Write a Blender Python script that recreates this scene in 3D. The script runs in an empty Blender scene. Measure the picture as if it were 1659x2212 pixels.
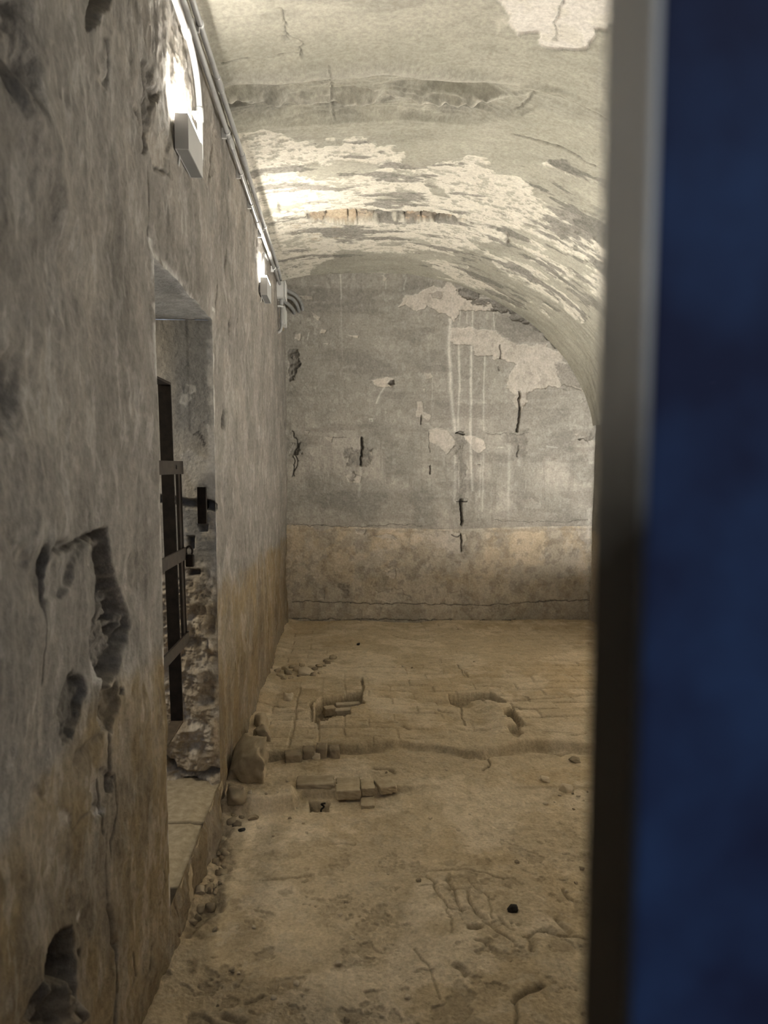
import bpy, bmesh, math, random
import numpy as np
from mathutils import Vector, Matrix

scene = bpy.context.scene
COL = scene.collection
random.seed(7)

# ------------------------------------------------------------------ camera
FPX, CX, PY = 1550.0, 829.5, 1165.0          # focal length in pixels, optical axis in the 1659x2212 frame
YAW, PITCH, ROLL = 0.0545, 0.100, 0.006
EYE = Vector((0.0, 0.0, 1.5))
fwd = Vector((math.sin(YAW) * math.cos(PITCH), math.cos(YAW) * math.cos(PITCH), -math.sin(PITCH)))
rgt = fwd.cross(Vector((0, 0, 1))).normalized()
up = rgt.cross(fwd)
rgt, up = rgt * math.cos(ROLL) + up * math.sin(ROLL), up * math.cos(ROLL) - rgt * math.sin(ROLL)
cam_data = bpy.data.cameras.new('camera')
cam = bpy.data.objects.new('camera', cam_data)
COL.objects.link(cam)
m = Matrix((rgt, up, -fwd)).transposed().to_4x4()
m.translation = EYE
cam.matrix_world = m
cam_data.sensor_fit = 'VERTICAL'
cam_data.sensor_height = 24.0
cam_data.lens = FPX / 2212 * 24.0
cam_data.shift_y = (PY - 1106) / 2212
cam_data.clip_start = 0.01
cam_data.dof.use_dof = True
cam_data.dof.focus_distance = 4.6
cam_data.dof.aperture_fstop = 3.4
scene.camera = cam

# ------------------------------------------------------------------ light and exposure
world = bpy.data.worlds.new('world')
scene.world = world
world.use_nodes = True
wn = world.node_tree
bg = wn.nodes['Background']
# the dim corridor outside the cell: more light from above than from below
w_tc = wn.nodes.new('ShaderNodeTexCoord')
w_sp = wn.nodes.new('ShaderNodeSeparateXYZ')
w_rp = wn.nodes.new('ShaderNodeValToRGB')
w_mr = wn.nodes.new('ShaderNodeMapRange')
w_mr.inputs['From Min'].default_value = -0.6
w_mr.inputs['From Max'].default_value = 0.9
wn.links.new(w_tc.outputs['Generated'], w_sp.inputs[0])
wn.links.new(w_sp.outputs['Z'], w_mr.inputs['Value'])
wn.links.new(w_mr.outputs[0], w_rp.inputs[0])
w_rp.color_ramp.elements[0].color = (0.10, 0.11, 0.135, 1)
w_rp.color_ramp.elements[1].color = (1.20, 1.32, 1.55, 1)
wn.links.new(w_rp.outputs[0], bg.inputs[0])
bg.inputs[1].default_value = 0.24
LAMP_STRENGTH = 175.0
HIDDEN_FILL = 60.0  # strength of the added fill boxes behind the door leaf
HIDDEN_FILL_INNER = 430.0
LAMP_COLOR = (1.0, 0.955, 0.86, 1)
scene.view_settings.view_transform = 'Standard'
scene.view_settings.look = 'None'
scene.view_settings.exposure = 1.04
scene.view_settings.gamma = 1.0
scene.cycles.diffuse_bounces = 7
scene.cycles.max_bounces = 10


def area_light(name, loc, aim, size, energy, color):
    ld = bpy.data.lights.new(name, 'AREA')
    ld.shape = 'SQUARE'
    ld.size = size
    ld.energy = energy
    ld.color = color
    o = bpy.data.objects.new(name, ld)
    COL.objects.link(o)
    o.location = loc
    o.rotation_euler = (Vector(aim) - Vector(loc)).to_track_quat('-Z', 'Y').to_euler()
    return o


area_light('passage_light', (-1.75, 2.55, 1.95), (-0.8, 2.95, 0.6), 0.3, 6.0, (1.0, 0.86, 0.62))

# ------------------------------------------------------------------ room measures
WX = -0.54            # left wall plane
D = 6.72              # back wall plane
RX = 2.36             # right wall plane
DY0, DY1 = 2.13, 3.03  # doorway in the left wall
DZ0, DZ1 = 0.14, 2.09
PROF = [(-0.80, 3.10), (-0.54, 3.175), (-0.4, 3.205), (-0.233, 3.228), (-0.041, 3.24), (0.228, 3.249), (0.481, 3.25), (0.692, 3.234), (0.905, 3.197), (1.077, 3.147),
        (1.292, 3.069), (1.51, 2.961), (1.729, 2.827), (1.952, 2.642), (2.15, 2.40), (2.27, 2.13), (2.33, 1.90)]
PX_ = np.array([p[0] for p in PROF])
PZ_ = np.array([p[1] for p in PROF])


def ray(px, py):
    x, y = (px - CX) / FPX, -(py - PY) / FPX
    return (fwd + rgt * x + up * y)


def on_left(px, py, x=WX):          # -> (Y, Z) on the left wall
    d = ray(px, py)
    t = (x - EYE.x) / d.x
    p = EYE + d * t
    return (p.y, p.z)


def on_back(px, py, y=D):           # -> (X, Z) on the back wall
    d = ray(px, py)
    p = EYE + d * ((y - EYE.y) / d.y)
    return (p.x, p.z)


def on_floor(px, py, z=0.0):        # -> (X, Y)
    d = ray(px, py)
    p = EYE + d * ((z - EYE.z) / d.z)
    return (p.x, p.y)


def on_vault(px, py):               # -> (X, Y)
    d = ray(px, py)
    t0 = 0.5
    for t in np.arange(0.5, 12, 0.01):
        p = EYE + d * t
        if p.z > np.interp(p.x, PX_, PZ_):
            break
    return (p.x, p.y)


# ------------------------------------------------------------------ noise
def _h(ix, iy, seed):
    with np.errstate(over='ignore'):
        h = ix.astype(np.int64) * 374761393 + iy.astype(np.int64) * 668265263 + seed * 1442695041
        h = (h ^ (h >> 13)) * 1274126177
        h = h ^ (h >> 16)
    return (h & 0xFFFF).astype(np.float64) / 65535.0 - 0.5


def vn(x, y, seed):
    fx, fy = np.floor(x), np.floor(y)
    u, v = x - fx, y - fy
    u = u * u * u * (u * (u * 6 - 15) + 10)
    v = v * v * v * (v * (v * 6 - 15) + 10)
    ix, iy = fx.astype(np.int64), fy.astype(np.int64)
    a, b = _h(ix, iy, seed), _h(ix + 1, iy, seed)
    c, e = _h(ix, iy + 1, seed), _h(ix + 1, iy + 1, seed)
    return a + (b - a) * u + (c - a) * v + (a - b - c + e) * u * v


def fbm(x, y, f, octv, seed, gain=0.5):
    s, amp = 0.0, 1.0
    ca, sa = math.cos(0.6), math.sin(0.6)
    X, Y = x * f, y * f
    for i in range(octv):
        s = s + amp * vn(X + 17.3 * i, Y - 9.1 * i, seed + i * 31)
        X, Y = (X * ca - Y * sa) * 2.03, (X * sa + Y * ca) * 2.03
        amp *= gain
    return s


def ridged(x, y, f, octv, seed):
    s, amp, fr = 0.0, 1.0, f
    for i in range(octv):
        s = s + amp * (1 - 4 * np.abs(vn(x * fr + 3.1 * i, y * fr, seed + i * 13)))
        amp *= 0.5
        fr *= 2.1
    return s


def sstep(a, b, x):
    t = np.clip((x - a) / (b - a), 0, 1)
    return t * t * (3 - 2 * t)


class Surf:
    """A surface in metres (s across, t along) with masks: R bare plaster, G ochre dado, B lime white and painted light, A grime and painted shade, d relief."""

    def __init__(self, s, t):
        self.s, self.t = s, t
        self.R, self.G, self.B, self.A, self.d = (np.zeros_like(s) for _ in range(5))

    def _box(self, pts, mg):
        p = np.array(pts)
        lo, hi = p.min(0) - mg, p.max(0) + mg
        return (self.s > lo[0]) & (self.s < hi[0]) & (self.t > lo[1]) & (self.t < hi[1])

    def poly(self, pts, edge=0.006, warp=0.03, ws=14.0, seed=1):
        k = self._box(pts, warp + edge + 0.02)
        x, y = self.s[k], self.t[k]
        out = np.zeros_like(self.s)
        if x.size == 0:
            return out
        x = x + warp * fbm(x, y, ws, 4, seed)
        y = y + warp * fbm(x, y, ws, 4, seed + 77)
        dd = np.full_like(x, 1e9)
        ins = np.zeros(x.shape, bool)
        n = len(pts)
        for i in range(n):
            (ax, ay), (bx, by) = pts[i], pts[(i + 1) % n]
            ex, ey = bx - ax, by - ay
            L = ex * ex + ey * ey + 1e-12
            q = np.clip(((x - ax) * ex + (y - ay) * ey) / L, 0, 1)
            dd = np.minimum(dd, (x - ax - q * ex) ** 2 + (y - ay - q * ey) ** 2)
            c = (ay > y) != (by > y)
            with np.errstate(divide='ignore', invalid='ignore'):
                xi = (bx - ax) * (y - ay) / (by - ay + 1e-15) + ax
            ins ^= c & (x < xi)
        sd = np.sqrt(dd) * np.where(ins, -1, 1)
        out[k] = sstep(edge, -edge, sd)
        return out

    def line(self, pts, w, warp=0.01, ws=20.0, seed=1, taper=False):
        k = self._box(pts, warp + w * 3 + 0.01)
        x, y = self.s[k], self.t[k]
        out = np.zeros_like(self.s)
        if x.size == 0:
            return out
        x = x + warp * fbm(x, y, ws, 3, seed)
        y = y + warp * fbm(x, y, ws, 3, seed + 55)
        dd = np.full_like(x, 1e9)
        for (ax, ay), (bx, by) in zip(pts[:-1], pts[1:]):
            ex, ey = bx - ax, by - ay
            L = ex * ex + ey * ey + 1e-12
            q = np.clip(((x - ax) * ex + (y - ay) * ey) / L, 0, 1)
            dd = np.minimum(dd, (x - ax - q * ex) ** 2 + (y - ay - q * ey) ** 2)
        out[k] = np.exp(-dd / (w * w))
        return out

    # the ways a surface is worn
    def flake(self, pts, val=1.0, depth=0.006, edge=0.004, warp=0.03, ws=14.0, seed=1):
        mk = self.poly(pts, edge, warp, ws, seed)
        self.R = np.maximum(self.R, mk * val)
        self.d -= mk * depth
        return mk

    def hole(self, pts, depth, dirt_shade=0.5, edge=0.012, warp=0.03, ws=14.0, seed=1, rough=0.35):
        mk = self.poly(pts, edge, warp, ws, seed)
        k = mk > 0
        self.d[k] -= mk[k] * depth * (1 + rough * 2 * fbm(self.s[k], self.t[k], 18, 4, seed + 5))
        self.A = np.maximum(self.A, mk * dirt_shade)  # darkens the hollow in colour: grime plus painted shade of its depth
        return mk

    def crack(self, pts, w=0.004, depth=0.01, dirt_shade=0.8, warp=0.02, ws=22, seed=1):
        mk = self.line(pts, w, warp, ws, seed)
        self.d -= mk * depth
        self.A = np.maximum(self.A, mk * dirt_shade)  # crack painted dark to stand for the shade in its depth
        return mk

    def streak(self, pts, w=0.006, val=0.7, seed=1, warp=0.01):
        mk = self.line(pts, w, warp, 9, seed) * val
        self.B = np.maximum(self.B, mk)


def grid_mesh(name, P, S=None, keep=None, mat=None, flip=False, parent=None):
    n, mm = P.shape[:2]
    idx = np.arange(n * mm).reshape(n, mm)
    q = np.stack([idx[:-1, :-1], idx[1:, :-1], idx[1:, 1:], idx[:-1, 1:]], -1)
    if flip:
        q = q[..., ::-1]
    if keep is not None:
        q = q[keep]
    q = q.reshape(-1, 4)
    used = np.zeros(n * mm, bool)
    used[q.ravel()] = True
    remap = np.cumsum(used) - 1
    q = remap[q]
    V = P.reshape(-1, 3)[used]
    me = bpy.data.meshes.new(name)
    me.vertices.add(len(V))
    me.vertices.foreach_set('co', V.astype(np.float32).ravel())
    me.loops.add(q.size)
    me.loops.foreach_set('vertex_index', q.astype(np.int32).ravel())
    me.polygons.add(len(q))
    me.polygons.foreach_set('loop_start', np.arange(0, q.size, 4, dtype=np.int32))
    me.polygons.foreach_set('loop_total', np.full(len(q), 4, np.int32))
    me.polygons.foreach_set('use_smooth', np.ones(len(q), bool))
    me.update(calc_edges=True)
    if S is not None:
        a = me.attributes.new('wear', 'FLOAT_COLOR', 'POINT')
        c = np.stack([S.R, S.G, S.B, S.A], -1).reshape(-1, 4)[used]
        a.data.foreach_set('color', np.clip(c, 0, 1).astype(np.float32).ravel())
    if mat:
        me.materials.append(mat)
    o = bpy.data.objects.new(name, me)
    COL.objects.link(o)
    if parent:
        o.parent = parent
    return o


# ------------------------------------------------------------------ materials
def new_mat(name):
    mt = bpy.data.materials.new(name)
    mt.use_nodes = True
    nt = mt.node_tree
    return mt, nt, nt.nodes['Principled BSDF']


def N(nt, t, **kw):
    n = nt.nodes.new(t)
    for k, v in kw.items():
        setattr(n, k, v)
    return n


def noise(nt, scale, detail=5.0, rough=0.55, vec=None):
    n = N(nt, 'ShaderNodeTexNoise')
    n.inputs['Scale'].default_value = scale
    n.inputs['Detail'].default_value = detail
    n.inputs['Roughness'].default_value = rough
    if vec:
        nt.links.new(vec, n.inputs['Vector'])
    return n


def ramp(nt, src, a, b, ca, cb):
    r = N(nt, 'ShaderNodeValToRGB')
    r.color_ramp.elements[0].position = a
    r.color_ramp.elements[1].position = b
    r.color_ramp.elements[0].color = (*ca, 1)
    r.color_ramp.elements[1].color = (*cb, 1)
    nt.links.new(src, r.inputs[0])
    return r.outputs[0]


def mix(nt, fac, a, b, mode='MIX'):
    mx = N(nt, 'ShaderNodeMix', data_type='RGBA', blend_type=mode)
    for s, v in ((mx.inputs[0], fac), (mx.inputs[6], a), (mx.inputs[7], b)):
        if isinstance(v, (int, float)):
            s.default_value = v
        elif isinstance(v, tuple):
            s.default_value = (*v, 1)
        else:
            nt.links.new(v, s)
    return mx.outputs[2]


def masonry(name, paint, plaster, dado, lime, dirt_shade, bump=0.35, fine=70.0, stretch=(1, 1, 1), k=1.0):
    """Old painted plaster: paint tones, flaked plaster, ochre dado, lime runs, grime and painted light and shade follow the surface's wear masks."""
    paint, plaster, dado, dirt_shade = ([tuple(min(v * k, 0.85) for v in c) for c in p] for p in (paint, plaster, dado, dirt_shade))
    mt, nt, b = new_mat(name)
    tc = N(nt, 'ShaderNodeTexCoord')
    mp = N(nt, 'ShaderNodeMapping')
    mp.inputs['Scale'].default_value = stretch
    nt.links.new(tc.outputs['Object'], mp.inputs[0])
    vec = mp.outputs[0]
    at = N(nt, 'ShaderNodeAttribute', attribute_name='wear')
    sp = N(nt, 'ShaderNodeSeparateColor')
    nt.links.new(at.outputs['Color'], sp.inputs[0])
    n1 = noise(nt, 3.1, 7, 0.62, vec)
    n2 = noise(nt, 17.0, 7, 0.62, vec)
    n3 = noise(nt, fine, 5, 0.65, vec)

    def tone(pair, n, a=0.36, bb=0.66):
        return ramp(nt, n.outputs[0], a, bb, pair[0], pair[1])
    c = mix(nt, 0.45, tone(paint, n1), tone(paint, n2))
    c = mix(nt, sp.outputs[1], c, mix(nt, 0.5, tone(dado, n1), tone(dado, n2)))
    c = mix(nt, sp.outputs[0], c, mix(nt, 0.6, tone(plaster, n1), tone(plaster, n2)))
    c = mix(nt, sp.outputs[2], c, lime)
    c = mix(nt, at.outputs['Alpha'], c, mix(nt, 0.5, tone(dirt_shade, n2), tone(dirt_shade, n3)))
    g = ramp(nt, n3.outputs[0], 0.3, 0.7, (0.78, 0.78, 0.78), (1.15, 1.15, 1.15))
    c = mix(nt, 1.0, c, g, 'MULTIPLY')
    nt.links.new(c, b.inputs['Base Color'])
    b.inputs['Roughness'].default_value = 0.92
    b.inputs['Specular IOR Level'].default_value = 0.15
    h = N(nt, 'ShaderNodeMath', operation='ADD')
    nt.links.new(n2.outputs[0], h.inputs[0])
    nt.links.new(n3.outputs[0], h.inputs[1])
    bp = N(nt, 'ShaderNodeBump')
    bp.inputs['Strength'].default_value = bump
    bp.inputs['Distance'].default_value = 0.012
    nt.links.new(h.outputs[0], bp.inputs['Height'])
    nt.links.new(bp.outputs[0], b.inputs['Normal'])
    return mt


def simple(name, c1, c2, rough=0.5, metal=0.0, scale=30.0, bump=0.1, spec=0.4):
    mt, nt, b = new_mat(name)
    tc = N(nt, 'ShaderNodeTexCoord')
    n = noise(nt, scale, 5, 0.6, tc.outputs['Object'])
    nt.links.new(ramp(nt, n.outputs[0], 0.35, 0.68, c1, c2), b.inputs['Base Color'])
    b.inputs['Roughness'].default_value = rough
    b.inputs['Metallic'].default_value = metal
    b.inputs['Specular IOR Level'].default_value = spec
    if bump:
        bp = N(nt, 'ShaderNodeBump')
        bp.inputs['Strength'].default_value = bump
        bp.inputs['Distance'].default_value = 0.004
        nt.links.new(n.outputs[0], bp.inputs['Height'])
        nt.links.new(bp.outputs[0], b.inputs['Normal'])
    return mt


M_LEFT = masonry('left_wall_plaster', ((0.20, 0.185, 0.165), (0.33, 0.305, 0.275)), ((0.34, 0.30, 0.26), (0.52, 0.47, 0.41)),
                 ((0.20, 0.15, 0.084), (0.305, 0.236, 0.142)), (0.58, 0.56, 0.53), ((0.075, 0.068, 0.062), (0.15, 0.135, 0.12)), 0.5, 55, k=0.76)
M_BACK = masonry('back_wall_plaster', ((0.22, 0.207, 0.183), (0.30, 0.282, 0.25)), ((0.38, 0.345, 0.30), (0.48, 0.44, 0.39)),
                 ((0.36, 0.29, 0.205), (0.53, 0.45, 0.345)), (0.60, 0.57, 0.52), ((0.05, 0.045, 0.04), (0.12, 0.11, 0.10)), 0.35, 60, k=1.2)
M_VAULT = masonry('vault_plaster', ((0.30, 0.285, 0.235), (0.40, 0.38, 0.315)), ((0.52, 0.485, 0.41), (0.66, 0.62, 0.53)),
                  ((0.36, 0.25, 0.165), (0.58, 0.47, 0.32)), (0.62, 0.58, 0.53), ((0.10, 0.095, 0.085), (0.20, 0.19, 0.17)), 0.3, 60, k=0.95)
M_JAMB = masonry('jamb_plaster', ((0.20, 0.20, 0.20), (0.30, 0.295, 0.29)), ((0.36, 0.33, 0.29), (0.60, 0.55, 0.48)),
                 ((0.25, 0.20, 0.14), (0.44, 0.37, 0.28)), (0.62, 0.61, 0.60), ((0.05, 0.048, 0.05), (0.10, 0.095, 0.095)), 0.5, 70, k=1.2)
M_FLOOR = masonry('earth_floor', ((0.235, 0.192, 0.130), (0.33, 0.275, 0.195)), ((0.33, 0.28, 0.205), (0.43, 0.37, 0.285)),
                  ((0.215, 0.17, 0.108), (0.305, 0.245, 0.162)), (0.50, 0.44, 0.34), ((0.075, 0.058, 0.038), (0.14, 0.11, 0.07)), 0.45, 80, k=1.85)
M_STONE = simple('stone', (0.30, 0.245, 0.165), (0.47, 0.395, 0.285), 0.95, 0, 14, 0.6, 0.1)
M_DARKSTONE = simple('dark_stone', (0.22, 0.18, 0.125), (0.34, 0.28, 0.20), 0.95, 0, 14, 0.6, 0.1)
M_PALE = simple('pale_stone', (0.46, 0.39, 0.285), (0.62, 0.54, 0.41), 0.95, 0, 25, 0.4, 0.1)
M_BRICK = simple('worn_brick', (0.38, 0.31, 0.21), (0.50, 0.42, 0.30), 0.95, 0, 25, 0.5, 0.1)
M_SLAB = simple('threshold_stone', (0.30, 0.25, 0.17), (0.44, 0.37, 0.265), 0.9, 0, 40, 0.7, 0.15)
M_IRON = simple('rusty_iron', (0.010, 0.007, 0.005), (0.024, 0.017, 0.012), 0.8, 0.1, 30, 0.3, 0.3)
M_IRONB = simple('rusty_iron_bar', (0.016, 0.012, 0.009), (0.030, 0.022, 0.016), 0.75, 0.2, 30, 0.3, 0.3)
M_IRONC = simple('toplit_iron', (0.06, 0.045, 0.032), (0.10, 0.078, 0.055), 0.85, 0.0, 30, 0.3, 0.2)  # lighter iron with the light from above painted in, for the bottom rail
M_LAMP = simple('lamp_grey_paint', (0.36, 0.36, 0.36), (0.41, 0.41, 0.405), 0.45, 0, 5, 0.0, 0.4)
M_LAMPB = simple('lamp_shaded_plate', (0.13, 0.13, 0.13), (0.17, 0.17, 0.17), 0.5, 0, 5, 0.0, 0.4)  # darker lamp grey, painting the shade on the underside
M_PIPE = simple('conduit_grey', (0.25, 0.25, 0.245), (0.32, 0.32, 0.315), 0.34, 0, 12, 0.05, 0.5)
M_BOX = simple('white_plastic', (0.46, 0.46, 0.45), (0.54, 0.54, 0.53), 0.4, 0, 8, 0.0, 0.5)
M_HOSE = simple('grey_hose', (0.16, 0.16, 0.16), (0.24, 0.24, 0.235), 0.6, 0, 20, 0.1, 0.3)
M_BLACK = simple('black_scrap', (0.012, 0.010, 0.008), (0.03, 0.025, 0.02), 0.7, 0, 40, 0.2, 0.3)
M_BLUE = simple('blue_paint', (0.014, 0.022, 0.070), (0.030, 0.066, 0.165), 0.6, 0, 24, 0.1, 0.3)
M_EDGE, _nt, _b = new_mat('door_edge_blend')        # dark brown below, blending to a pale upper stretch
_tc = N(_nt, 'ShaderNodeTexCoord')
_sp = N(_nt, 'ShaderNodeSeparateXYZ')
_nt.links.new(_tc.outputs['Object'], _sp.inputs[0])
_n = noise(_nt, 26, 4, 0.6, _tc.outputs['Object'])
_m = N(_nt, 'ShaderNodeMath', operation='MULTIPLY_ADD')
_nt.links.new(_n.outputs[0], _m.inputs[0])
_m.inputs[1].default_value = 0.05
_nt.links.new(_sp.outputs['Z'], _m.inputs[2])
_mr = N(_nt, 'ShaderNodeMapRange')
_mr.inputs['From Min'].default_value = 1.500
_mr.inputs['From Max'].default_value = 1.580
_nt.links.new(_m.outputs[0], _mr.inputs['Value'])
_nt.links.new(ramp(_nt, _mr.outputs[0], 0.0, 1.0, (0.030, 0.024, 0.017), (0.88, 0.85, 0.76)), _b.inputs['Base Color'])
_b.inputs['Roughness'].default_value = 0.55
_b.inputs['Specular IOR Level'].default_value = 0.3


def lamp_mat(name, k):
    mt, nt, b = new_mat(name)
    b.inputs['Emission Color'].default_value = LAMP_COLOR
    b.inputs['Emission Strength'].default_value = k
    b.inputs['Base Color'].default_value = (0.8, 0.8, 0.8, 1)
    return mt


M_LIGHT = lamp_mat('lamp_light', LAMP_STRENGTH)
M_LIGHT_R = lamp_mat('long_fill_light', HIDDEN_FILL)
M_LIGHT_R2 = lamp_mat('long_fill_light_inner', HIDDEN_FILL_INNER)


# ------------------------------------------------------------------ object helpers
def tag(o, label, cat, group=None, kind=None):
    o['label'] = label
    o['category'] = cat
    if group:
        o['group'] = group
    if kind:
        o['kind'] = kind
    return o


def struct(o):
    o['kind'] = 'structure'
    return o


def empty(name, loc):
    o = bpy.data.objects.new(name, None)
    COL.objects.link(o)
    o.empty_display_size = 0.05
    o.location = loc
    return o


def link_bm(name, bm, mat, parent=None, smooth=False, loc=None):
    """one mesh object; bm is in world coordinates, moved so the object's origin is its parent's or loc"""
    org = Vector(parent.location) if parent and parent.parent is None else Vector((0, 0, 0))
    if parent and parent.parent is not None:
        org = Vector(parent.parent.location)
    if loc is not None:
        org = Vector(loc)
    bmesh.ops.translate(bm, verts=bm.verts, vec=-org)
    bmesh.ops.recalc_face_normals(bm, faces=bm.faces)
    me = bpy.data.meshes.new(name)
    bm.to_mesh(me)
    bm.free()
    if smooth:
        me.polygons.foreach_set('use_smooth', [True] * len(me.polygons))
    me.materials.append(mat)
    o = bpy.data.objects.new(name, me)
    COL.objects.link(o)
    if parent:
        o.parent = parent
    elif loc is not None:
        o.location = loc
    return o


def add_box(bm, lo, hi, bevel=0.0):
    r = bmesh.ops.create_cube(bm, size=1.0)
    vs = r['verts']
    for v in vs:
        v.co = Vector([lo[i] + (v.co[i] + 0.5) * (hi[i] - lo[i]) for i in range(3)])
    if bevel:
        es = list({e for v in vs for e in v.link_edges})
        bmesh.ops.bevel(bm, geom=es, offset=bevel, segments=2, affect='EDGES', profile=0.5)


def smooth_path(pts, n=8):
    P = [Vector(p) for p in pts]
    if len(P) < 3:
        return P
    out = []
    Q = [P[0] * 2 - P[1]] + P + [P[-1] * 2 - P[-2]]
    for i in range(1, len(Q) - 2):
        a, b, c, d = Q[i - 1:i + 3]
        for k in range(n):
            t = k / n
            out.append(0.5 * ((2 * b) + (c - a) * t + (2 * a - 5 * b + 4 * c - d) * t * t + (3 * b - a - 3 * c + d) * t ** 3))
    out.append(P[-1])
    return out


def add_tube(bm, path, r, seg=14, caps=True):
    path = [Vector(p) for p in path]
    rings = []
    ref = Vector((0.137, 0.31, 0.94)).normalized()
    for i, p in enumerate(path):
        a = path[max(i - 1, 0)]
        b = path[min(i + 1, len(path) - 1)]
        tg = (b - a).normalized()
        u = tg.cross(ref)
        if u.length < 1e-3:
            u = tg.cross(Vector((1, 0, 0)))
        u.normalize()
        w = tg.cross(u)
        ref = u.cross(tg) * -1 if False else ref
        rr = r[i] if isinstance(r, (list, tuple)) else r
        rings.append([bm.verts.new(p + (u * math.cos(q) + w * math.sin(q)) * rr) for q in [2 * math.pi * k / seg for k in range(seg)]])
    for a, b in zip(rings[:-1], rings[1:]):
        for k in range(seg):
            bm.faces.new((a[k], a[(k + 1) % seg], b[(k + 1) % seg], b[k]))
    if caps:
        bm.faces.new(rings[0][::-1])
        bm.faces.new(rings[-1])


def rough_stone_bm(c, size, seed, sub=3, jag=0.22, boxy=0.55):
    """an irregular broken stone: a cube-sphere pushed about by noise, with a few flat breaks"""
    bm = bmesh.new()
    bmesh.ops.create_cube(bm, size=2.0)
    bmesh.ops.subdivide_edges(bm, edges=bm.edges, cuts=2 ** sub - 1, use_grid_fill=True)
    rnd = random.Random(seed)
    planes = []
    for _ in range(7):
        nrm = Vector((rnd.uniform(-1, 1), rnd.uniform(-1, 1), rnd.uniform(-0.4, 1))).normalized()
        planes.append((nrm, rnd.uniform(0.62, 0.95)))
    co = np.array([v.co for v in bm.verts])
    rad = np.linalg.norm(co, axis=1, keepdims=True)
    q = co * (boxy + (1 - boxy) / rad)
    nz = fbm(q[:, 0] + q[:, 2] * 0.7 + seed, q[:, 1] - q[:, 2] * 0.6, 1.6, 4, seed)
    q = q * (1 + jag * 2 * nz)[:, None]
    for v, p in zip(bm.verts, q):
        p = Vector(p)
        for nrm, off in planes:
            dd = p.dot(nrm) - off
            if dd > 0:
                p -= nrm * dd * 0.9
        v.co = Vector((p.x * size[0] / 2 + c[0], p.y * size[1] / 2 + c[1], p.z * size[2] / 2 + c[2]))
    return bm


def dup(o, parent=None):
    c = o.copy()
    COL.objects.link(c)
    if parent:
        c.parent = parent
    for ch in o.children:
        dup(ch, c)
    return c


#@@STRUCTURE
# ------------------------------------------------------------------ structure: vault
def L(pts, f):
    return [f(*p) for p in pts]


def zb(x, y):      # back wall survey sheet -> frame
    return on_back(600 + x / 2.304, 560 + y / 2.304)


def zv(x, y):      # vault survey sheet -> frame
    return on_vault(430 + x / 1.823, y / 1.823)


arc = np.concatenate([[0], np.cumsum(np.hypot(np.diff(PX_), np.diff(PZ_)))])
ys = np.concatenate([np.linspace(-0.1, 2.55, 24)[:-1], 1 / np.linspace(1 / 2.55, 1 / (D + 0.12), 680)])
ss = np.linspace(0, arc[-1], 640)
# smooth the profile so the vault has no facets
bx = np.interp(ss, arc, PX_)
bz = np.interp(ss, arc, PZ_)
ker = np.ones(61) / 61


def smooth1(a):
    pad = np.concatenate([2 * a[0] - a[30:0:-1], a, 2 * a[-1] - a[-2:-32:-1]])
    return np.convolve(pad, ker, 'valid')


bx, bz = smooth1(bx), smooth1(bz)
tx, tz = np.gradient(bx), np.gradient(bz)
ln = np.hypot(tx, tz)
nx, nz_ = tz / ln, -tx / ln          # points into the room (down, then left)
Yg, Xg = np.meshgrid(ys, bx, indexing='ij')
Ag = np.meshgrid(ys, ss, indexing='ij')[1]
S = Surf(Xg, Yg)
S.d += 0.020 * fbm(Ag, Yg, 1.3, 3, 11) + 0.009 * fbm(Ag * 0.4, Yg, 9, 4, 12) + 0.0035 * fbm(Ag * 0.3, Yg * 1.2, 34, 3, 13)
# peeled, paler plaster over the far half
mk = S.poly(L([(120, 520), (280, 510), (330, 530), (380, 560), (430, 560), (540, 560), (570, 530), (640, 545), (700, 570), (800, 600), (800, 640), (900, 650), (950, 630), (1050, 630),
               (1180, 645), (1330, 650), (1450, 650), (1520, 680), (1640, 700), (1659, 1203), (1500, 1260), (1250, 1220), (1000, 1110), (900, 1090), (740, 1085), (560, 1085), (360, 1105), (200, 1120)], zv), 0.006, 0.10, 7, 21)
remain = sstep(0.15, 0.22, fbm(Xg * 0.6, Yg * 1.2, 3.6, 6, 22, 0.62) + 0.26 * sstep(0.5, 1.8, Xg) - 0.14)
speck = sstep(0.20, 0.30, fbm(Xg * 0.7, Yg, 34, 4, 23, 0.6)) * 0.8
mk2 = mk * (1 - 0.9 * remain) * (1 - speck)
S.R = np.maximum(S.R, mk2)
S.d -= 0.006 * mk2
S.A = np.maximum(S.A, mk * 0.75 * sstep(0.16, 0.30, fbm(Xg * 0.35, Yg * 1.2, 8, 5, 24, 0.6) + 0.14 * sstep(0.5, 1.7, Xg)))
# grey paint tongues left on the haunch
for k_, pl in enumerate(([(1000, 975), (1100, 985), (1190, 1050), (1260, 1110), (1420, 1200), (1250, 1200), (1150, 1120), (1060, 1080), (1060, 1040)],
                         [(560, 985), (760, 1000), (900, 1040), (1000, 1100), (760, 1085), (420, 1090)],
                         [(1300, 690), (1460, 720), (1600, 800), (1650, 880), (1600, 870), (1480, 800), (1330, 770)],
                         [(1500, 820), (1640, 860), (1659, 1010), (1600, 980), (1480, 890)],
                         [(1090, 950), (1240, 960), (1340, 1010), (1250, 1010), (1120, 985)],
                         [(880, 715), (960, 735), (970, 765), (900, 750)], [(770, 675), (830, 680), (900, 695), (790, 690)])):
    pm = S.poly(L(pl, zv), 0.006, 0.09, 9, 31 + k_)
    S.R *= 1 - pm
    S.d += 0.004 * pm
    S.A = np.maximum(S.A, pm * (0.5 if k_ in (2, 3, 5) else 0.12) * sstep(-0.2, 0.2, fbm(Xg * .4, Yg, 15, 4, 40 + k_)))
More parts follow.
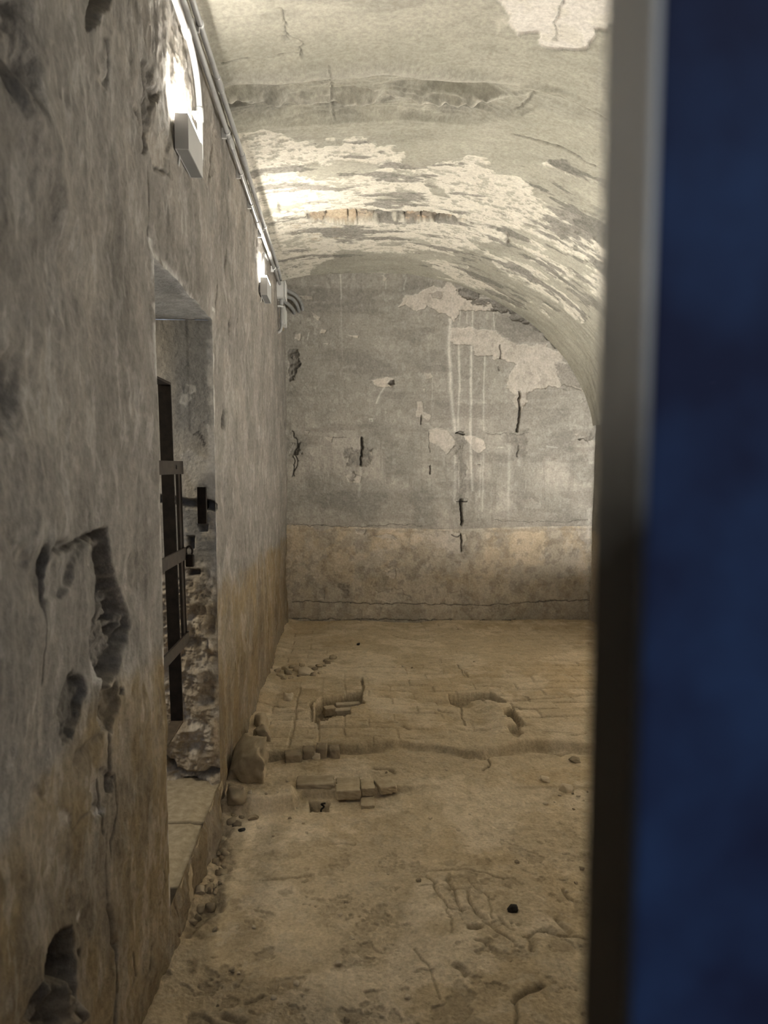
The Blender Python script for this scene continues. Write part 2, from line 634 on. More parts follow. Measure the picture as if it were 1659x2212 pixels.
# pinkish bare patch high on the near right
pm = S.poly(L([(1170, -20), (1215, 60), (1250, 110), (1260, 145), (1320, 150), (1380, 190), (1440, 200), (1530, 195), (1555, 120), (1600, 110), (1640, 60), (1659, -20)], zv), 0.004, 0.05, 12, 51)
S.R = np.maximum(S.R, pm)
S.B = np.maximum(S.B, pm * (0.75 - 0.5 * sstep(0.02, 0.2, fbm(Xg, Yg, 7, 5, 52))))
S.d -= 0.010 * pm
S.R = np.maximum(S.R, 0.6 * S.poly(L([(1150, 80), (1220, 70), (1250, 120), (1180, 135)], zv), 0.03, 0.05, 9, 53))
S.crack(L([(1440, -10), (1410, 50), (1385, 100), (1410, 130), (1400, 160)], zv), 0.005, 0.008, 0.6, seed=54)
# scar of a removed cross wall
r1 = L([(60, 300), (110, 295), (300, 280), (450, 268), (600, 262), (720, 255), (850, 268), (1000, 285), (1150, 310), (1300, 330)], zv)
r2 = L([(60, 410), (130, 410), (400, 408), (640, 412), (900, 412), (1080, 410), (1200, 395), (1300, 365)], zv)
r3 = L([(60, 495), (130, 492), (400, 488), (700, 486), (840, 490), (1100, 490), (1240, 482), (1330, 420)], zv)


def along(pts):
    p = np.array(pts)
    o_ = np.argsort(p[:, 0])
    return np.interp(Xg, p[o_, 0], p[o_, 1])


Y1g, Y2g, Y3g = along(r1), along(r2), along(r3)
xe = np.array(r3)[:, 0].max()
fade = sstep(xe + 0.08, xe - 0.45, Xg)
wob = 0.014 * fbm(Xg, Yg, 5, 4, 61)
u = (Yg + wob - Y1g) / (Y3g - Y1g + 1e-6)
v2 = (Y2g - Y1g) / (Y3g - Y1g + 1e-6)
lip = np.exp(-((u - 0.0) / 0.07) ** 2)
lip2 = np.exp(-((u - v2) / 0.06) ** 2)
hollow = sstep(0.02, 0.25, u) * sstep(1.06, 0.80, u)
rg = ridged(Xg * 0.22, Yg * 1.6, 9, 5, 62)
S.d += fade * (0.030 * lip + hollow * (-0.065 + 0.022 * rg) + 0.048 * lip2 * (0.8 + 1.2 * fbm(Xg, Yg, 12, 3, 63)))
S.A = np.maximum(S.A, fade * hollow * (0.38 + 0.25 * sstep(0.5, 0.9, u)) * sstep(-0.3, 0.3, fbm(Xg * .4, Yg, 14, 4, 64)))
S.B = np.maximum(S.B, fade * 0.16 * (lip + lip2))  # lips lightened and hollow darkened in colour, painting the lamplight across the scar
tail = S.line(L([(1290, 335), (1400, 350), (1480, 380), (1560, 420), (1640, 460)], zv), 0.018, 0.03, 6, 65)
S.d += 0.012 * tail
S.crack(L([(1300, 345), (1420, 365), (1500, 400), (1620, 470)], zv), 0.005, 0.012, 0.6, seed=66)
S.crack(L([(1240, 440), (1275, 410), (1310, 360)], zv), 0.006, 0.010, 0.25, seed=67)
# broken strip of bare brick
bs = L([(420, 842), (500, 829), (640, 826), (750, 830), (880, 830), (1000, 846), (1045, 866), (930, 862), (880, 872), (760, 866), (650, 880), (560, 880), (480, 882), (440, 876)], zv)
bm_ = S.poly(bs, 0.006, 0.025, 18, 71)
bw = 0.105
ph = (Xg + 0.09 * fbm(Xg, Yg * 0, 6, 3, 72) + 0.02 * fbm(Xg, Yg, 16, 3, 70)) / bw
brick = np.minimum(ph - np.floor(ph), 1 - (ph - np.floor(ph)))
bid = _h(np.floor(ph).astype(np.int64), np.zeros_like(ph, dtype=np.int64), 73)
S.d += bm_ * (-0.045 + 0.035 * bid - 0.03 * sstep(0.10, 0.02, brick) + 0.02 * fbm(Xg, Yg, 30, 3, 74))
S.R *= 1 - 0.85 * bm_
S.G = np.maximum(S.G, bm_ * sstep(-0.55, 0.1, bid))
S.A = np.maximum(S.A, bm_ * (sstep(0.09, 0.03, brick) * 0.9 + 0.4 * sstep(0.25, 0.4, bid)))
fl_ = S.poly(L([(320, 900), (400, 850), (440, 845), (470, 880), (560, 890), (580, 930), (480, 960), (370, 930)], zv), 0.05, 0.06, 10, 75)
S.G = np.maximum(S.G, 0.45 * fl_ * sstep(-0.2, 0.2, fbm(Xg, Yg, 14, 4, 76)))
S.d -= 0.006 * fl_
for sd_, pl, w_ in ((81, [(215, 806), (245, 801), (310, 800), (320, 830), (380, 836), (430, 832)], 0.007), (82, [(1030, 860), (1090, 880), (1150, 890), (1210, 912), (1205, 950)], 0.012),
                    (83, [(1280, 880), (1420, 930), (1520, 1000), (1640, 1090)], 0.014), (84, [(318, 20), (325, 80), (350, 130), (385, 155), (405, 190), (402, 215)], 0.0035),
                    (85, [(515, 245), (512, 340), (518, 420), (536, 480)], 0.0032), (86, [(265, 212), (340, 200), (400, 190)], 0.004), (87, [(100, 238), (140, 225), (185, 220)], 0.006),
                    (88, [(310, 900), (360, 890), (440, 884), (560, 884)], 0.006), (89, [(1240, 540), (1400, 570), (1560, 640)], 0.006), (90, [(1000, 870), (1080, 900), (1130, 930)], 0.008)):
    S.crack(L(pl, zv), w_, 0.014, 0.75, 0.03, 16, sd_)
S.hole(L([(318, 130), (342, 128), (348, 142), (325, 146)], zv), 0.012, 0.5, 0.006, 0.01, 20, 91)
# soot-grey blotches of the near paint, brushed across
S.A = np.maximum(S.A, (1 - S.R) * 0.22 * sstep(0.0, 0.3, fbm(Xg * 0.35, Yg * 1.6, 4.5, 5, 92)))
S.R = np.maximum(S.R, 0.30 * sstep(3.2, 2.9, Yg) * sstep(1.0, 0.2, Xg) * (1 - S.A))
Pv = np.stack([np.broadcast_to(bx, Xg.shape) + nx * S.d, Yg, np.broadcast_to(bz, Xg.shape) + nz_ * S.d], -1)
ceiling = struct(grid_mesh('ceiling', Pv, S, None, M_VAULT, False))

# ------------------------------------------------------------------ structure: back wall
xs = np.linspace(-0.72, 2.60, 760)
zs = np.linspace(-0.15, 3.46, 830)
Zg, Xb = np.meshgrid(zs, xs, indexing='ij')
S = Surf(Xb, Zg)
S.d += 0.010 * fbm(Xb, Zg, 1.6, 4, 101) + 0.0035 * fbm(Xb * 0.7, Zg, 14, 4, 102) + 0.0018 * fbm(Xb, Zg, 50, 3, 103)
dl = np.array(L([(60, 1322), (300, 1330), (560, 1338), (820, 1345), (1050, 1338), (1300, 1330), (1575, 1328)], zb))
zl = np.interp(Xb, dl[:, 0], dl[:, 1])
dz = zl - Zg + 0.004 * fbm(Xb, Zg, 40, 3, 104)
dad = sstep(-0.004, 0.004, dz)
gap = sstep(0.02, -0.06, np.abs(Xb - np.mean([zb(830, 1340)[0], zb(1045, 1340)[0]])) - 0.20)
below = sstep(0.0, 1.0, dz / 0.9)
S.G = dad * (0.92 - 0.50 * below) * (1 - 0.45 * sstep(-0.05, 0.25, fbm(Xb, Zg, 6, 5, 105))) * (1 - 0.6 * gap * sstep(0.5, 0.1, dz))
stripe = np.exp(-((dz - 0.03) / 0.012) ** 2) * (1 - gap) * (sstep(-0.25, 0.05, fbm(Xb, Zg * 0.3, 6, 3, 106)))
S.G = np.maximum(S.G, stripe)
S.A = np.maximum(S.A, 0.40 * stripe)
top = np.exp(-((dz + 0.008) / 0.007) ** 2) * (1 - gap) * sstep(-0.1, 0.2, fbm(Xb, Zg, 9, 3, 107))
S.A = np.maximum(S.A, 0.35 * top)
S.R = np.maximum(S.R, 0.7 * np.exp(-((dz - 0.008) / 0.010) ** 2) * sstep(-0.05, 0.15, fbm(Xb, Zg, 7, 3, 108)))
# the paint greys out to bare render towards the lower wall
S.R = np.maximum(S.R, (1 - dad) * 0.38 * sstep(2.35, 1.55, Zg) * sstep(-0.25, 0.25, fbm(Xb, Zg, 4, 5, 109)))
S.A = np.maximum(S.A, (1 - dad) * 0.18 * sstep(0.24, 0.34, fbm(Xb, Zg * 0.7, 30, 4, 113, 0.6)))
S.B = np.maximum(S.B, 0.18 * sstep(0.26, 0.36, fbm(Xb, Zg * 0.8, 26, 4, 114, 0.6)))
S.A = np.maximum(S.A, (1 - dad) * 0.22 * sstep(0.12, 0.3, fbm(Xb * 3, Zg * 0.25, 5, 4, 115, 0.6)) * sstep(2.8, 1.6, Zg))
S.R = np.maximum(S.R, dad * 0.42 * sstep(-0.05, 0.28, fbm(Xb, Zg, 9, 6, 110, 0.6)))
S.A = np.maximum(S.A, dad * 0.30 * sstep(0.05, 0.3, fbm(Xb, Zg, 15, 5, 111, 0.6)))
S.A = np.maximum(S.A, (1 - dad) * 0.30 * sstep(0.0, 0.3, fbm(Xb * 0.35, Zg * 1.5, 5, 5, 112)))
FL = [([(600, 235), (640, 180), (690, 175), (740, 150), (770, 130), (820, 140), (850, 110), (900, 150), (1000, 190), (1090, 225), (1080, 265), (960, 255), (905, 255), (880, 320), (860, 290), (800, 262), (745, 225), (690, 265), (640, 235)], 0.95, 0.03),
      ([(860, 340), (930, 330), (1000, 350), (1080, 350), (1110, 385), (1180, 420), (1250, 425), (1330, 430), (1400, 460), (1440, 520), (1480, 560), (1530, 620), (1540, 660), (1420, 630), (1300, 640), (1240, 660), (1235, 720), (1200, 740), (1190, 680), (1140, 640), (1150, 580), (1180, 520), (1100, 490), (990, 480), (960, 430), (850, 410)], 0.72, 0.035),
      ([(465, 600), (540, 585), (580, 600), (570, 640), (500, 635)], 1.0, 0.02), ([(695, 715), (720, 705), (730, 760), (750, 770), (765, 780), (755, 805), (735, 795), (715, 785), (690, 790)], 1.0, 0.015),
      ([(750, 850), (820, 835), (850, 860), (880, 900), (880, 930), (840, 970), (800, 930), (760, 900)], 0.75, 0.02), ([(925, 880), (985, 880), (1025, 905), (1035, 940), (1000, 965), (965, 940)], 1.0, 0.015),
      ([(335, 1080), (370, 1060), (415, 1080), (410, 1110), (350, 1110)], 0.85, 0.015), ([(236, 885), (275, 880), (270, 910), (245, 900)], 0.8, 0.012),
      ([(85, 375), (120, 370), (110, 410), (80, 400)], 0.9, 0.02), ([(165, 260), (215, 290), (205, 310), (180, 292)], 0.9, 0.02), ([(220, 350), (245, 350), (240, 368), (210, 372)], 0.9, 0.015), ([(225, 420), (255, 418), (245, 430)], 0.9, 0.012),
      ([(100, 175), (180, 185), (185, 200), (150, 205)], 0.9, 0.03), ([(355, 378), (405, 376), (400, 390), (365, 388)], 0.9, 0.01), ([(730, 570), (770, 560), (775, 590), (735, 598)], 0.7, 0.03), ([(722, 645), (735, 645), (730, 668)], 0.9, 0.01),
      ([(1240, 640), (1170, 690), (1180, 740), (1215, 760), (1240, 700)], 0.8, 0.02), ([(1475, 870), (1500, 868), (1490, 882)], 1.0, 0.01), ([(1480, 1340), (1520, 1340), (1545, 1420), (1500, 1400)], 0.7, 0.03),
      ([(720, 1370), (860, 1360), (940, 1360), (930, 1480), (860, 1460), (790, 1430)], 0.6, 0.04), ([(470, 1380), (560, 1365), (600, 1390), (520, 1392)], 0.75, 0.02), ([(380, 1345), (440, 1345), (430, 1370), (395, 1365)], 0.8, 0.015),
      ([(165, 1330), (285, 1330), (270, 1342), (195, 1352)], 0.8, 0.015), ([(190, 1640), (235, 1635), (230, 1690), (200, 1690)], 0.5, 0.03), ([(480, 1650), (620, 1640), (660, 1690), (560, 1710), (490, 1690)], 0.5, 0.05), ([(850, 1660), (910, 1650), (920, 1690), (870, 1700)], 0.5, 0.03),
      ([(540, 1560), (590, 1540), (585, 1590), (560, 1585)], 0.7, 0.02), ([(455, 955), (470, 950), (472, 975), (460, 980)], 1.0, 0.008), ([(135, 852), (160, 855), (152, 870)], 1.0, 0.006), ([(515, 85), (545, 85), (535, 120), (528, 95)], 0.8, 0.02), ([(1040, 1150), (1160, 1180), (1330, 1210), (1220, 1225)], 0.25, 0.05)]
for i, (pl, vv, wp) in enumerate(FL):
    S.flake(L(pl, zb), vv, 0.006, 0.003, wp, 18, 120 + i)
# paint islands inside the big flakes
S.hole(L([(560, 600), (575, 598), (580, 622), (560, 630), (545, 618)], zb), 0.03, 0.75, 0.006, 0.01, 20, 160)
S.hole(L([(755, 165), (790, 155), (835, 165), (815, 190), (770, 190)], zb), 0.006, 0.35, 0.004, 0.02, 20, 161)
for i, (pl, dt, dp) in enumerate((([(905, 140), (1000, 170), (1100, 205), (1200, 265), (1300, 335), (1420, 430), (1370, 420), (1270, 345), (1180, 290), (1080, 245), (980, 205), (900, 180)], 0.62, 0.012),
                                  ([(1090, 290), (1270, 300), (1370, 400), (1330, 425), (1150, 400), (1090, 350)], 0.32, 0.0), ([(1400, 510), (1460, 520), (1540, 600), (1550, 650), (1430, 630), (1395, 590)], 0.35, 0.004),
                                  ([(50, 440), (90, 440), (92, 560), (75, 620), (55, 560)], 0.55, 0.02), ([(80, 920), (112, 900), (105, 975), (85, 985), (80, 1060), (70, 1080), (72, 1010)], 0.5, 0.02),
                                  ([(1150, 860), (1200, 850), (1250, 860), (1240, 920), (1200, 995), (1160, 930)], 0.42, 0.008), ([(1505, 885), (1560, 870), (1562, 915), (1520, 915)], 0.45, 0.015), ([(890, 880), (930, 880), (932, 1200), (890, 1195)], 0.38, 0.004),
                                  ([(330, 970), (400, 950), (470, 955), (470, 1020), (400, 1035), (340, 1030)], 0.40, 0.012), ([(310, 1630), (340, 1630), (342, 1680), (315, 1680)], 0.5, 0.01), ([(355, 1068), (395, 1070), (390, 1095), (360, 1098)], 0.35, 0.008),
                                  ([(600, 740), (720, 700), (870, 760), (860, 830), (700, 810)], 0.22, 0.0), ([(1060, 740), (1180, 760), (1190, 860), (1080, 850)], 0.22, 0.002), ([(1360, 990), (1400, 988), (1390, 1005)], 0.35, 0.008), ([(1190, 1160), (1280, 1150), (1290, 1210), (1200, 1210)], 0.25, 0.004),
                                  ([(880, 920), (890, 930), (880, 960), (866, 940)], 0.4, 0.008), ([(997, 1020), (1008, 1018), (1010, 1032), (998, 1032)], 0.85, 0.012), ([(1088, 538), (1096, 538), (1095, 547), (1089, 546)], 0.95, 0.012), ([(555, 470), (820, 450), (850, 520), (600, 540)], 0.16, 0.0))):
    kk = S.hole(L(pl, zb), dp, dt, 0.022 if i in (1, 5, 8, 9, 11, 12, 14, 18) else 0.008, 0.07, 16, 170 + i, 0.6)
    S.R *= 1 - 0.6 * kk * (dt > 0.3)
for i, (pl, w_, vv) in enumerate((([(860, 300), (850, 420), (860, 600), (870, 740), (880, 850)], 0.016, 0.9), ([(900, 410), (905, 600), (895, 860)], 0.010, 0.75), ([(965, 430), (962, 620), (960, 870), (965, 1050), (970, 1150)], 0.012, 0.8),
                                  ([(1030, 480), (1025, 700), (1025, 850)], 0.008, 0.65), ([(312, 75), (315, 200)], 0.007, 0.9), ([(315, 200), (322, 500)], 0.005, 0.35), ([(885, 980), (880, 1210)], 0.018, 0.55), ([(1010, 980), (1005, 1180)], 0.008, 0.5), ([(1022, 970), (1018, 1250)], 0.009, 0.6),
                                  ([(1150, 930), (1148, 1310)], 0.014, 0.42), ([(1203, 980), (1200, 1025)], 0.018, 0.5), ([(910, 255), (905, 310)], 0.006, 0.6), ([(970, 255), (968, 350)], 0.008, 0.7), ([(940, 260), (940, 320)], 0.005, 0.6), ([(1075, 260), (1075, 345)], 0.005, 0.6), ([(870, 180), (872, 270)], 0.006, 0.5),
                                  ([(530, 640), (510, 670), (490, 715)], 0.008, 0.9), ([(640, 90), (630, 150)], 0.005, 0.5), ([(540, 95), (536, 150)], 0.005, 0.5), ([(155, 365), (150, 400)], 0.005, 0.6), ([(128, 385), (125, 420)], 0.004, 0.5), ([(900, 1000), (898, 1160)], 0.008, 0.5), ([(940, 1000), (945, 1240)], 0.01, 0.25),
                                  ([(415, 1030), (412, 1075), (405, 1180)], 0.012, 0.5), ([(768, 540), (770, 800)], 0.005, 0.3), ([(1340, 930), (1390, 938)], 0.006, 0.7), ([(1095, 935), (1125, 937)], 0.006, 0.6), ([(1195, 510), (1190, 540)], 0.006, .5))):
    S.streak(L(pl, zb), w_, vv, 200 + i)
for i, (pl, w_, dp) in enumerate((([(1200, 660), (1199, 760), (1193, 860)], 0.008, 0.05), ([(417, 890), (415, 1025)], 0.008, 0.04), ([(752, 860), (754, 960)], 0.004, 0.01), ([(755, 1030), (755, 1068)], 0.006, 0.03), ([(912, 1195), (914, 1320)], 0.009, 0.05), ([(912, 1370), (912, 1455)], 0.006, 0.04),
                                  ([(888, 868), (922, 868)], 0.007, 0.04), ([(890, 1200), (937, 1201)], 0.005, 0.02), ([(870, 1375), (915, 1378)], 0.006, 0.02), ([(1110, 430), (1104, 492)], 0.005, 0.02), ([(712, 780), (714, 818)], 0.006, 0.02), ([(1196, 930), (1194, 985)], 0.006, 0.02),
                                  ([(890, 862), (902, 854), (922, 854)], 0.006, 0.02), ([(75, 1790), (500, 1795), (1100, 1800), (1570, 1808)], 0.006, 0.006), ([(75, 1705), (600, 1715), (1100, 1720), (1400, 1700), (1570, 1695)], 0.005, 0.006), ([(250, 885), (340, 885)], 0.003, 0.006), ([(65, 860), (100, 900), (85, 960), (100, 1010), (70, 1080)], 0.006, 0.015),
                                  ([(75, 1322), (420, 1332), (560, 1320), (720, 1322)], 0.003, 0.004), ([(1060, 1300), (1300, 1305), (1540, 1300)], 0.003, 0.004), ([(1040, 870), (1160, 872), (1250, 868)], 0.003, 0.004))):
    S.crack(L(pl, zb), w_, dp, 0.95, 0.022 if len(pl) > 1 else 0.0, 16, 240 + i)
# chalked number
for pl in ([(456, 794), (456, 808)], [(464, 794), (472, 794), (468, 800), (473, 803), (471, 809), (463, 808)]):
    S.B = np.maximum(S.B, 0.8 * S.line(L(pl, zb), 0.005, 0.0))
edge_r = sstep(0.05, 0.0, np.abs(Xb - 2.33) + 0.02 * fbm(Xb, Zg, 20, 3, 262)) * sstep(2.0, 1.8, Zg)
S.B = np.maximum(S.B, 0.6 * edge_r * sstep(-0.2, 0.1, fbm(Xb, Zg, 12, 3, 263)))
foot = sstep(0.20, 0.0, Zg)
S.A = np.maximum(S.A, 0.25 * foot * sstep(-0.3, 0.2, fbm(Xb, Zg, 6, 4, 264)))
Pb = np.stack([Xb, D - S.d, Zg], -1)
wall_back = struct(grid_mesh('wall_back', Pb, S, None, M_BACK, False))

# ------------------------------------------------------------------ structure: left wall
def z1(x, y):
    return on_left(x / 2.37, y / 2.37)


def z3(x, y):
    return on_left(x / 3.4025, 1100 + y / 3.4025)


def z4(x, y):
    return on_left(x / 3.318, 1650 + y / 3.318)


def z8(x, y):
    return on_left(x / 2.459, y / 2.459)


yv = np.concatenate([np.linspace(-0.6, 1.02, 40)[:-1], 1 / np.linspace(1 / 1.02, 1 / DY0, 420)[:-1], 1 / np.linspace(1 / DY0, 1 / DY1, 150)[:-1], 1 / np.linspace(1 / DY1, 1 / (D + 0.06), 330)])
zvv = np.concatenate([np.linspace(-0.15, DZ0, 70)[:-1], np.linspace(DZ0, DZ1, 480)[:-1], np.linspace(DZ1, 3.40, 320)])
Zl, Yl = np.meshgrid(zvv, yv, indexing='ij')
S = Surf(Yl, Zl)
calm = 1 - np.exp(-((np.maximum(np.maximum(DY0 - Yl, Yl - DY1), np.maximum(DZ0 - Zl, Zl - DZ1)) / 0.02) ** 2)) * (np.maximum(np.maximum(DY0 - Yl, Yl - DY1), np.maximum(DZ0 - Zl, Zl - DZ1)) < 0.06)
hi_ = sstep(2.35, 2.6, Zl)
S.d += (0.026 * fbm(Yl, Zl, 1.4, 3, 301) + 0.011 * fbm(Yl, Zl * 0.7, 6, 4, 302)) * (1 - 0.75 * hi_) + 0.0050 * fbm(Yl, Zl * 0.8, 24, 3, 303) + 0.0025 * ridged(Yl, Zl * 0.6, 11, 3, 304)
up_ = sstep(2.3, 2.75, Zl)
S.d += up_ * 0.0022 * ridged(Yl, Zl * .45, 26, 4, 305)
dd = np.array(sorted(L([(625, 1160), (560, 1205), (500, 1262), (470, 1290), (340, 1410), (240, 1505), (170, 1600), (100, 1660), (40, 1740), (5, 1790)], on_left)))
dline = np.interp(Yl, dd[:, 0], dd[:, 1])
dw = dline - Zl + 0.10 * fbm(Yl, Zl, 6, 5, 307)
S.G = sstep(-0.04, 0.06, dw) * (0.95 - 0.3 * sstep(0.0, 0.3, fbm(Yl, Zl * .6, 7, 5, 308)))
S.R = np.maximum(S.R, 0.22 * sstep(0.02, 0.30, fbm(Yl, Zl * 0.55, 8, 6, 309, 0.6)))
S.R = np.maximum(S.R, 0.55 * up_ * sstep(-0.2, 0.2, fbm(Yl, Zl, 5, 4, 310)))
S.A = np.maximum(S.A, 0.30 * sstep(0.08, 0.34, fbm(Yl, Zl * 0.5, 6, 6, 311, 0.6)))
S.B = np.maximum(S.B, 0.15 * sstep(0.20, 0.36, fbm(Yl, Zl * 0.4, 22, 5, 312, 0.6)))
# the long cavity in the plaster and its neighbours
g1 = S.hole(L([(665, 190), (790, 165), (815, 330), (850, 480), (910, 590), (940, 760), (955, 880), (930, 1000), (900, 1140), (870, 1230), (790, 1280), (720, 1240), (690, 1150), (670, 1000), (665, 860), (690, 760), (705, 600), (700, 420), (670, 230)], z3), 0.045, 0.42, 0.008, 0.02, 12, 321, 0.5)
S.G *= 1 - g1
S.R = np.maximum(S.R, 0.5 * g1 * sstep(0, 0.2, fbm(Yl, Zl, 9, 4, 322)))
S.hole(L([(740, 665), (830, 660), (825, 680), (745, 685)], z3), 0.03, 0.95, 0.004, 0.01, 20, 323)
S.hole(L([(860, 680), (915, 690), (920, 780), (840, 790), (850, 760), (880, 740)], z3), 0.025, 0.8, 0.006, 0.02, 20, 324)
S.hole(L([(880, 880), (930, 840), (925, 920), (890, 920)], z3), 0.02, 0.7, 0.006, 0.01, 20, 325)
g2 = S.hole(L([(505, 1240), (570, 1190), (630, 1240), (650, 1400), (640, 1540), (580, 1610), (570, 1700), (490, 1760), (445, 1650), (440, 1480), (480, 1330)], z3), 0.022, 0.6, 0.006, 0.02, 14, 326, 0.5)
S.G *= 1 - 0.7 * g2
g3 = S.hole(L([(330, 290), (520, 240), (660, 190), (690, 260), (560, 330), (520, 520), (430, 690), (310, 670)], z3), 0.012, 0.10, 0.006, 0.02, 12, 327, 0.4)
S.crack(L([(305, 330), (290, 480), (300, 640)], z3), 0.012, 0.03, 0.7, 0.01, 14, 328)
S.crack(L([(350, 290), (520, 245), (665, 190), (790, 165)], z3), 0.007, 0.018, 0.55, 0.015, 16, 329)
S.hole(L([(80, 330), (280, 300), (290, 640), (170, 600), (90, 480)], z3), 0.012, 0.35, 0.03, 0.03, 10, 330)
g4 = S.hole(L([(760, 1300), (880, 1280), (880, 1420), (850, 1560), (835, 1660), (770, 1640), (735, 1560), (750, 1430)], z3), 0.024, 0.30, 0.008, 0.03, 16, 331, 0.7)
S.hole(L([(895, 1320), (915, 1325), (910, 1355), (895, 1355)], z3), 0.03, 0.9, 0.005, 0.005, 20, 332)
S.B = np.maximum(S.B, 0.5 * S.line(L([(690, 1150), (700, 1270), (765, 1330)], z3), 0.012, 0.02, 16, 333))
S.crack(L([(610, 1830), (690, 1750), (755, 1680)], z3), 0.014, 0.012, 0.4, 0.01, 12, 334)
S.crack(L([(300, 700), (295, 1000), (300, 1280)], z3), 0.003, 0.006, 0.5, 0.02, 10, 335)
S.flake(L([(650, 250), (760, 60), (840, 60), (830, 200), (770, 340), (720, 370), (670, 310)], z4), 0.45, 0.010, 0.005, 0.04, 14, 336)
S.B = np.maximum(S.B, 0.8 * S.poly(L([(670, 305), (720, 345), (780, 290), (790, 310), (715, 378)], z4), 0.006, 0.03, 16, 337))
S.flake(L([(480, 340), (530, 335), (545, 380), (520, 450), (470, 470)], z4), 0.8, 0.006, 0.006, 0.03, 14, 338)
S.flake(L([(280, 200), (360, 160), (400, 250), (340, 280)], z4), 0.45, 0.006, 0.008, 0.04, 14, 339)
S.B = np.maximum(S.B, 0.7 * S.poly(L([(620, 1050), (640, 1085), (615, 1140), (600, 1110)], z4), 0.004, 0.01, 16, 340))
S.hole(L([(490, 1020), (560, 1000), (680, 1110), (650, 1200), (560, 1240), (470, 1180)], z4), 0.010, 0.35, 0.03, 0.04, 10, 341)
g5 = S.hole(L([(450, 1225), (545, 1215), (565, 1400), (545, 1560), (530, 1870), (210, 1870), (300, 1650), (340, 1500), (385, 1350)], z4), 0.050, 0.60, 0.012, 0.03, 10, 342, 0.6)
S.hole(L([(480, 1230), (545, 1220), (565, 1400), (530, 1580), (480, 1590), (450, 1430)], z4), 0.045, 0.85, 0.012, 0.02, 12, 343)
S.d += 0.055 * S.poly(L([(440, 1400), (490, 1530), (465, 1620), (400, 1640), (350, 1540)], z4), 0.04, 0.03, 9, 344)
st5 = S.poly(L([(460, 1620), (520, 1610), (540, 1870), (420, 1870)], z4), 0.03, 0.03, 9, 345)
S.d += 0.06 * st5
S.A *= 1 - 0.6 * st5
for i, (pl, w_, dp) in enumerate((([(835, 1500), (820, 1650), (835, 1850), (850, 2100)], 0.006, 0.016),)):
    S.crack(L(pl, z3), w_, dp, 0.7, 0.03, 10, 350 + i)
for i, (pl, w_, dp) in enumerate((([(745, 60), (760, 200), (770, 300), (775, 490)], 0.006, 0.014), ([(790, 560), (805, 850), (815, 960)], 0.006, 0.012), ([(850, 60), (860, 280), (845, 560), (840, 700)], 0.004, 0.010), ([(815, 960), (830, 1200), (845, 1385), (835, 1650), (825, 1870)], 0.007, 0.016),
                                  ([(1250, 1010), (1255, 1200), (1310, 1300)], 0.004, 0.01), ([(960, 1380), (990, 1520), (920, 1760)], 0.005, 0.01), ([(1100, 1290), (1080, 1500)], 0.006, 0.01), ([(1180, 700), (1185, 850), (1130, 1000)], 0.004, 0.008), ([(750, 280), (680, 350), (540, 480)], 0.004, 0.006))):
    S.crack(L(pl, z4), w_, dp, 0.65, 0.03, 10, 360 + i)
S.hole(L([(600, 1345), (620, 1345), (625, 1380), (605, 1385)], z4), 0.02, 0.8, 0.006, 0.005, 20, 370)
# upper wall: cracks over the door, rough dark patch, old gouges near the entrance
for i, (pl, w_, dp) in enumerate((([(765, 870), (775, 1010), (775, 1220)], 0.006, 0.02), ([(750, 380), (755, 500), (750, 740)], 0.010, 0.02), ([(1165, 820), (1170, 1000), (1155, 1400), (1170, 1660)], 0.006, 0.012), ([(1090, 1190), (1100, 1420), (1095, 1600)], 0.005, 0.010),
                                  ([(860, 830), (860, 900), (800, 860), (775, 760)], 0.005, 0.008), ([(680, 560), (700, 600), (710, 640)], 0.006, 0.012), ([(1100, 650), (1090, 800), (1070, 940)], 0.006, 0.010), ([(970, 920), (985, 1000)], 0.006, 0.01), ([(540, 220), (560, 330), (540, 440)], 0.008, 0.01))):
    S.crack(L(pl, z1), w_, dp, 0.65, 0.02, 14, 380 + i)
S.hole(L([(715, 380), (770, 330), (790, 420), (830, 480), (775, 560), (760, 740), (715, 760), (720, 560)], z1), 0.018, 0.45, 0.012, 0.04, 14, 391, 0.7)
S.flake(L([(770, 720), (830, 640), (870, 660), (865, 860), (800, 850), (775, 800)], z1), 0.5, 0.008, 0.006, 0.04, 14, 392)
S.flake(L([(1040, 640), (1110, 660), (1100, 860), (1060, 950), (1035, 900)], z1), 0.45, 0.006, 0.008, 0.04, 14, 393)
S.flake(L([(490, 370), (530, 340), (550, 440), (520, 460)], z1), 0.5, 0.006, 0.01, 0.03, 14, 394)
for i, pl in enumerate(([(80, -30), (140, -30), (170, 540), (150, 570), (120, 500), (100, 300)], [(-10, -30), (40, -30), (45, 300), (10, 420), (-30, 300)])):
    S.hole(L(pl, z8), 0.05, 0.30, 0.05, 0.03, 8, 395 + i, 0.3)
S.hole(L([(455, 140), (465, 60), (500, -40), (600, -60), (570, 20), (530, 90)], z8), 0.050, 0.30, 0.010, 0.012, 30, 398, 0.2)
S.hole(L([(-20, 1920), (40, 1940), (60, 2020), (50, 2120), (-20, 2240)], z8), 0.05, 0.55, 0.04, 0.03, 9, 399)
S.d += 0.02 * S.line(L([(130, 560), (220, 800), (280, 980), (400, 1290)], z8), 0.05, 0.06, 5, 400)
S.flake(L([(0, 1150), (90, 1160), (170, 1200), (160, 1300), (60, 1330), (-10, 1300)], lambda a, b: on_left(a * 0.3, 1100 + (b - 1100) * 0.3 + 60)), 0.35, 0.008, 0.01, 0.05, 9, 401)
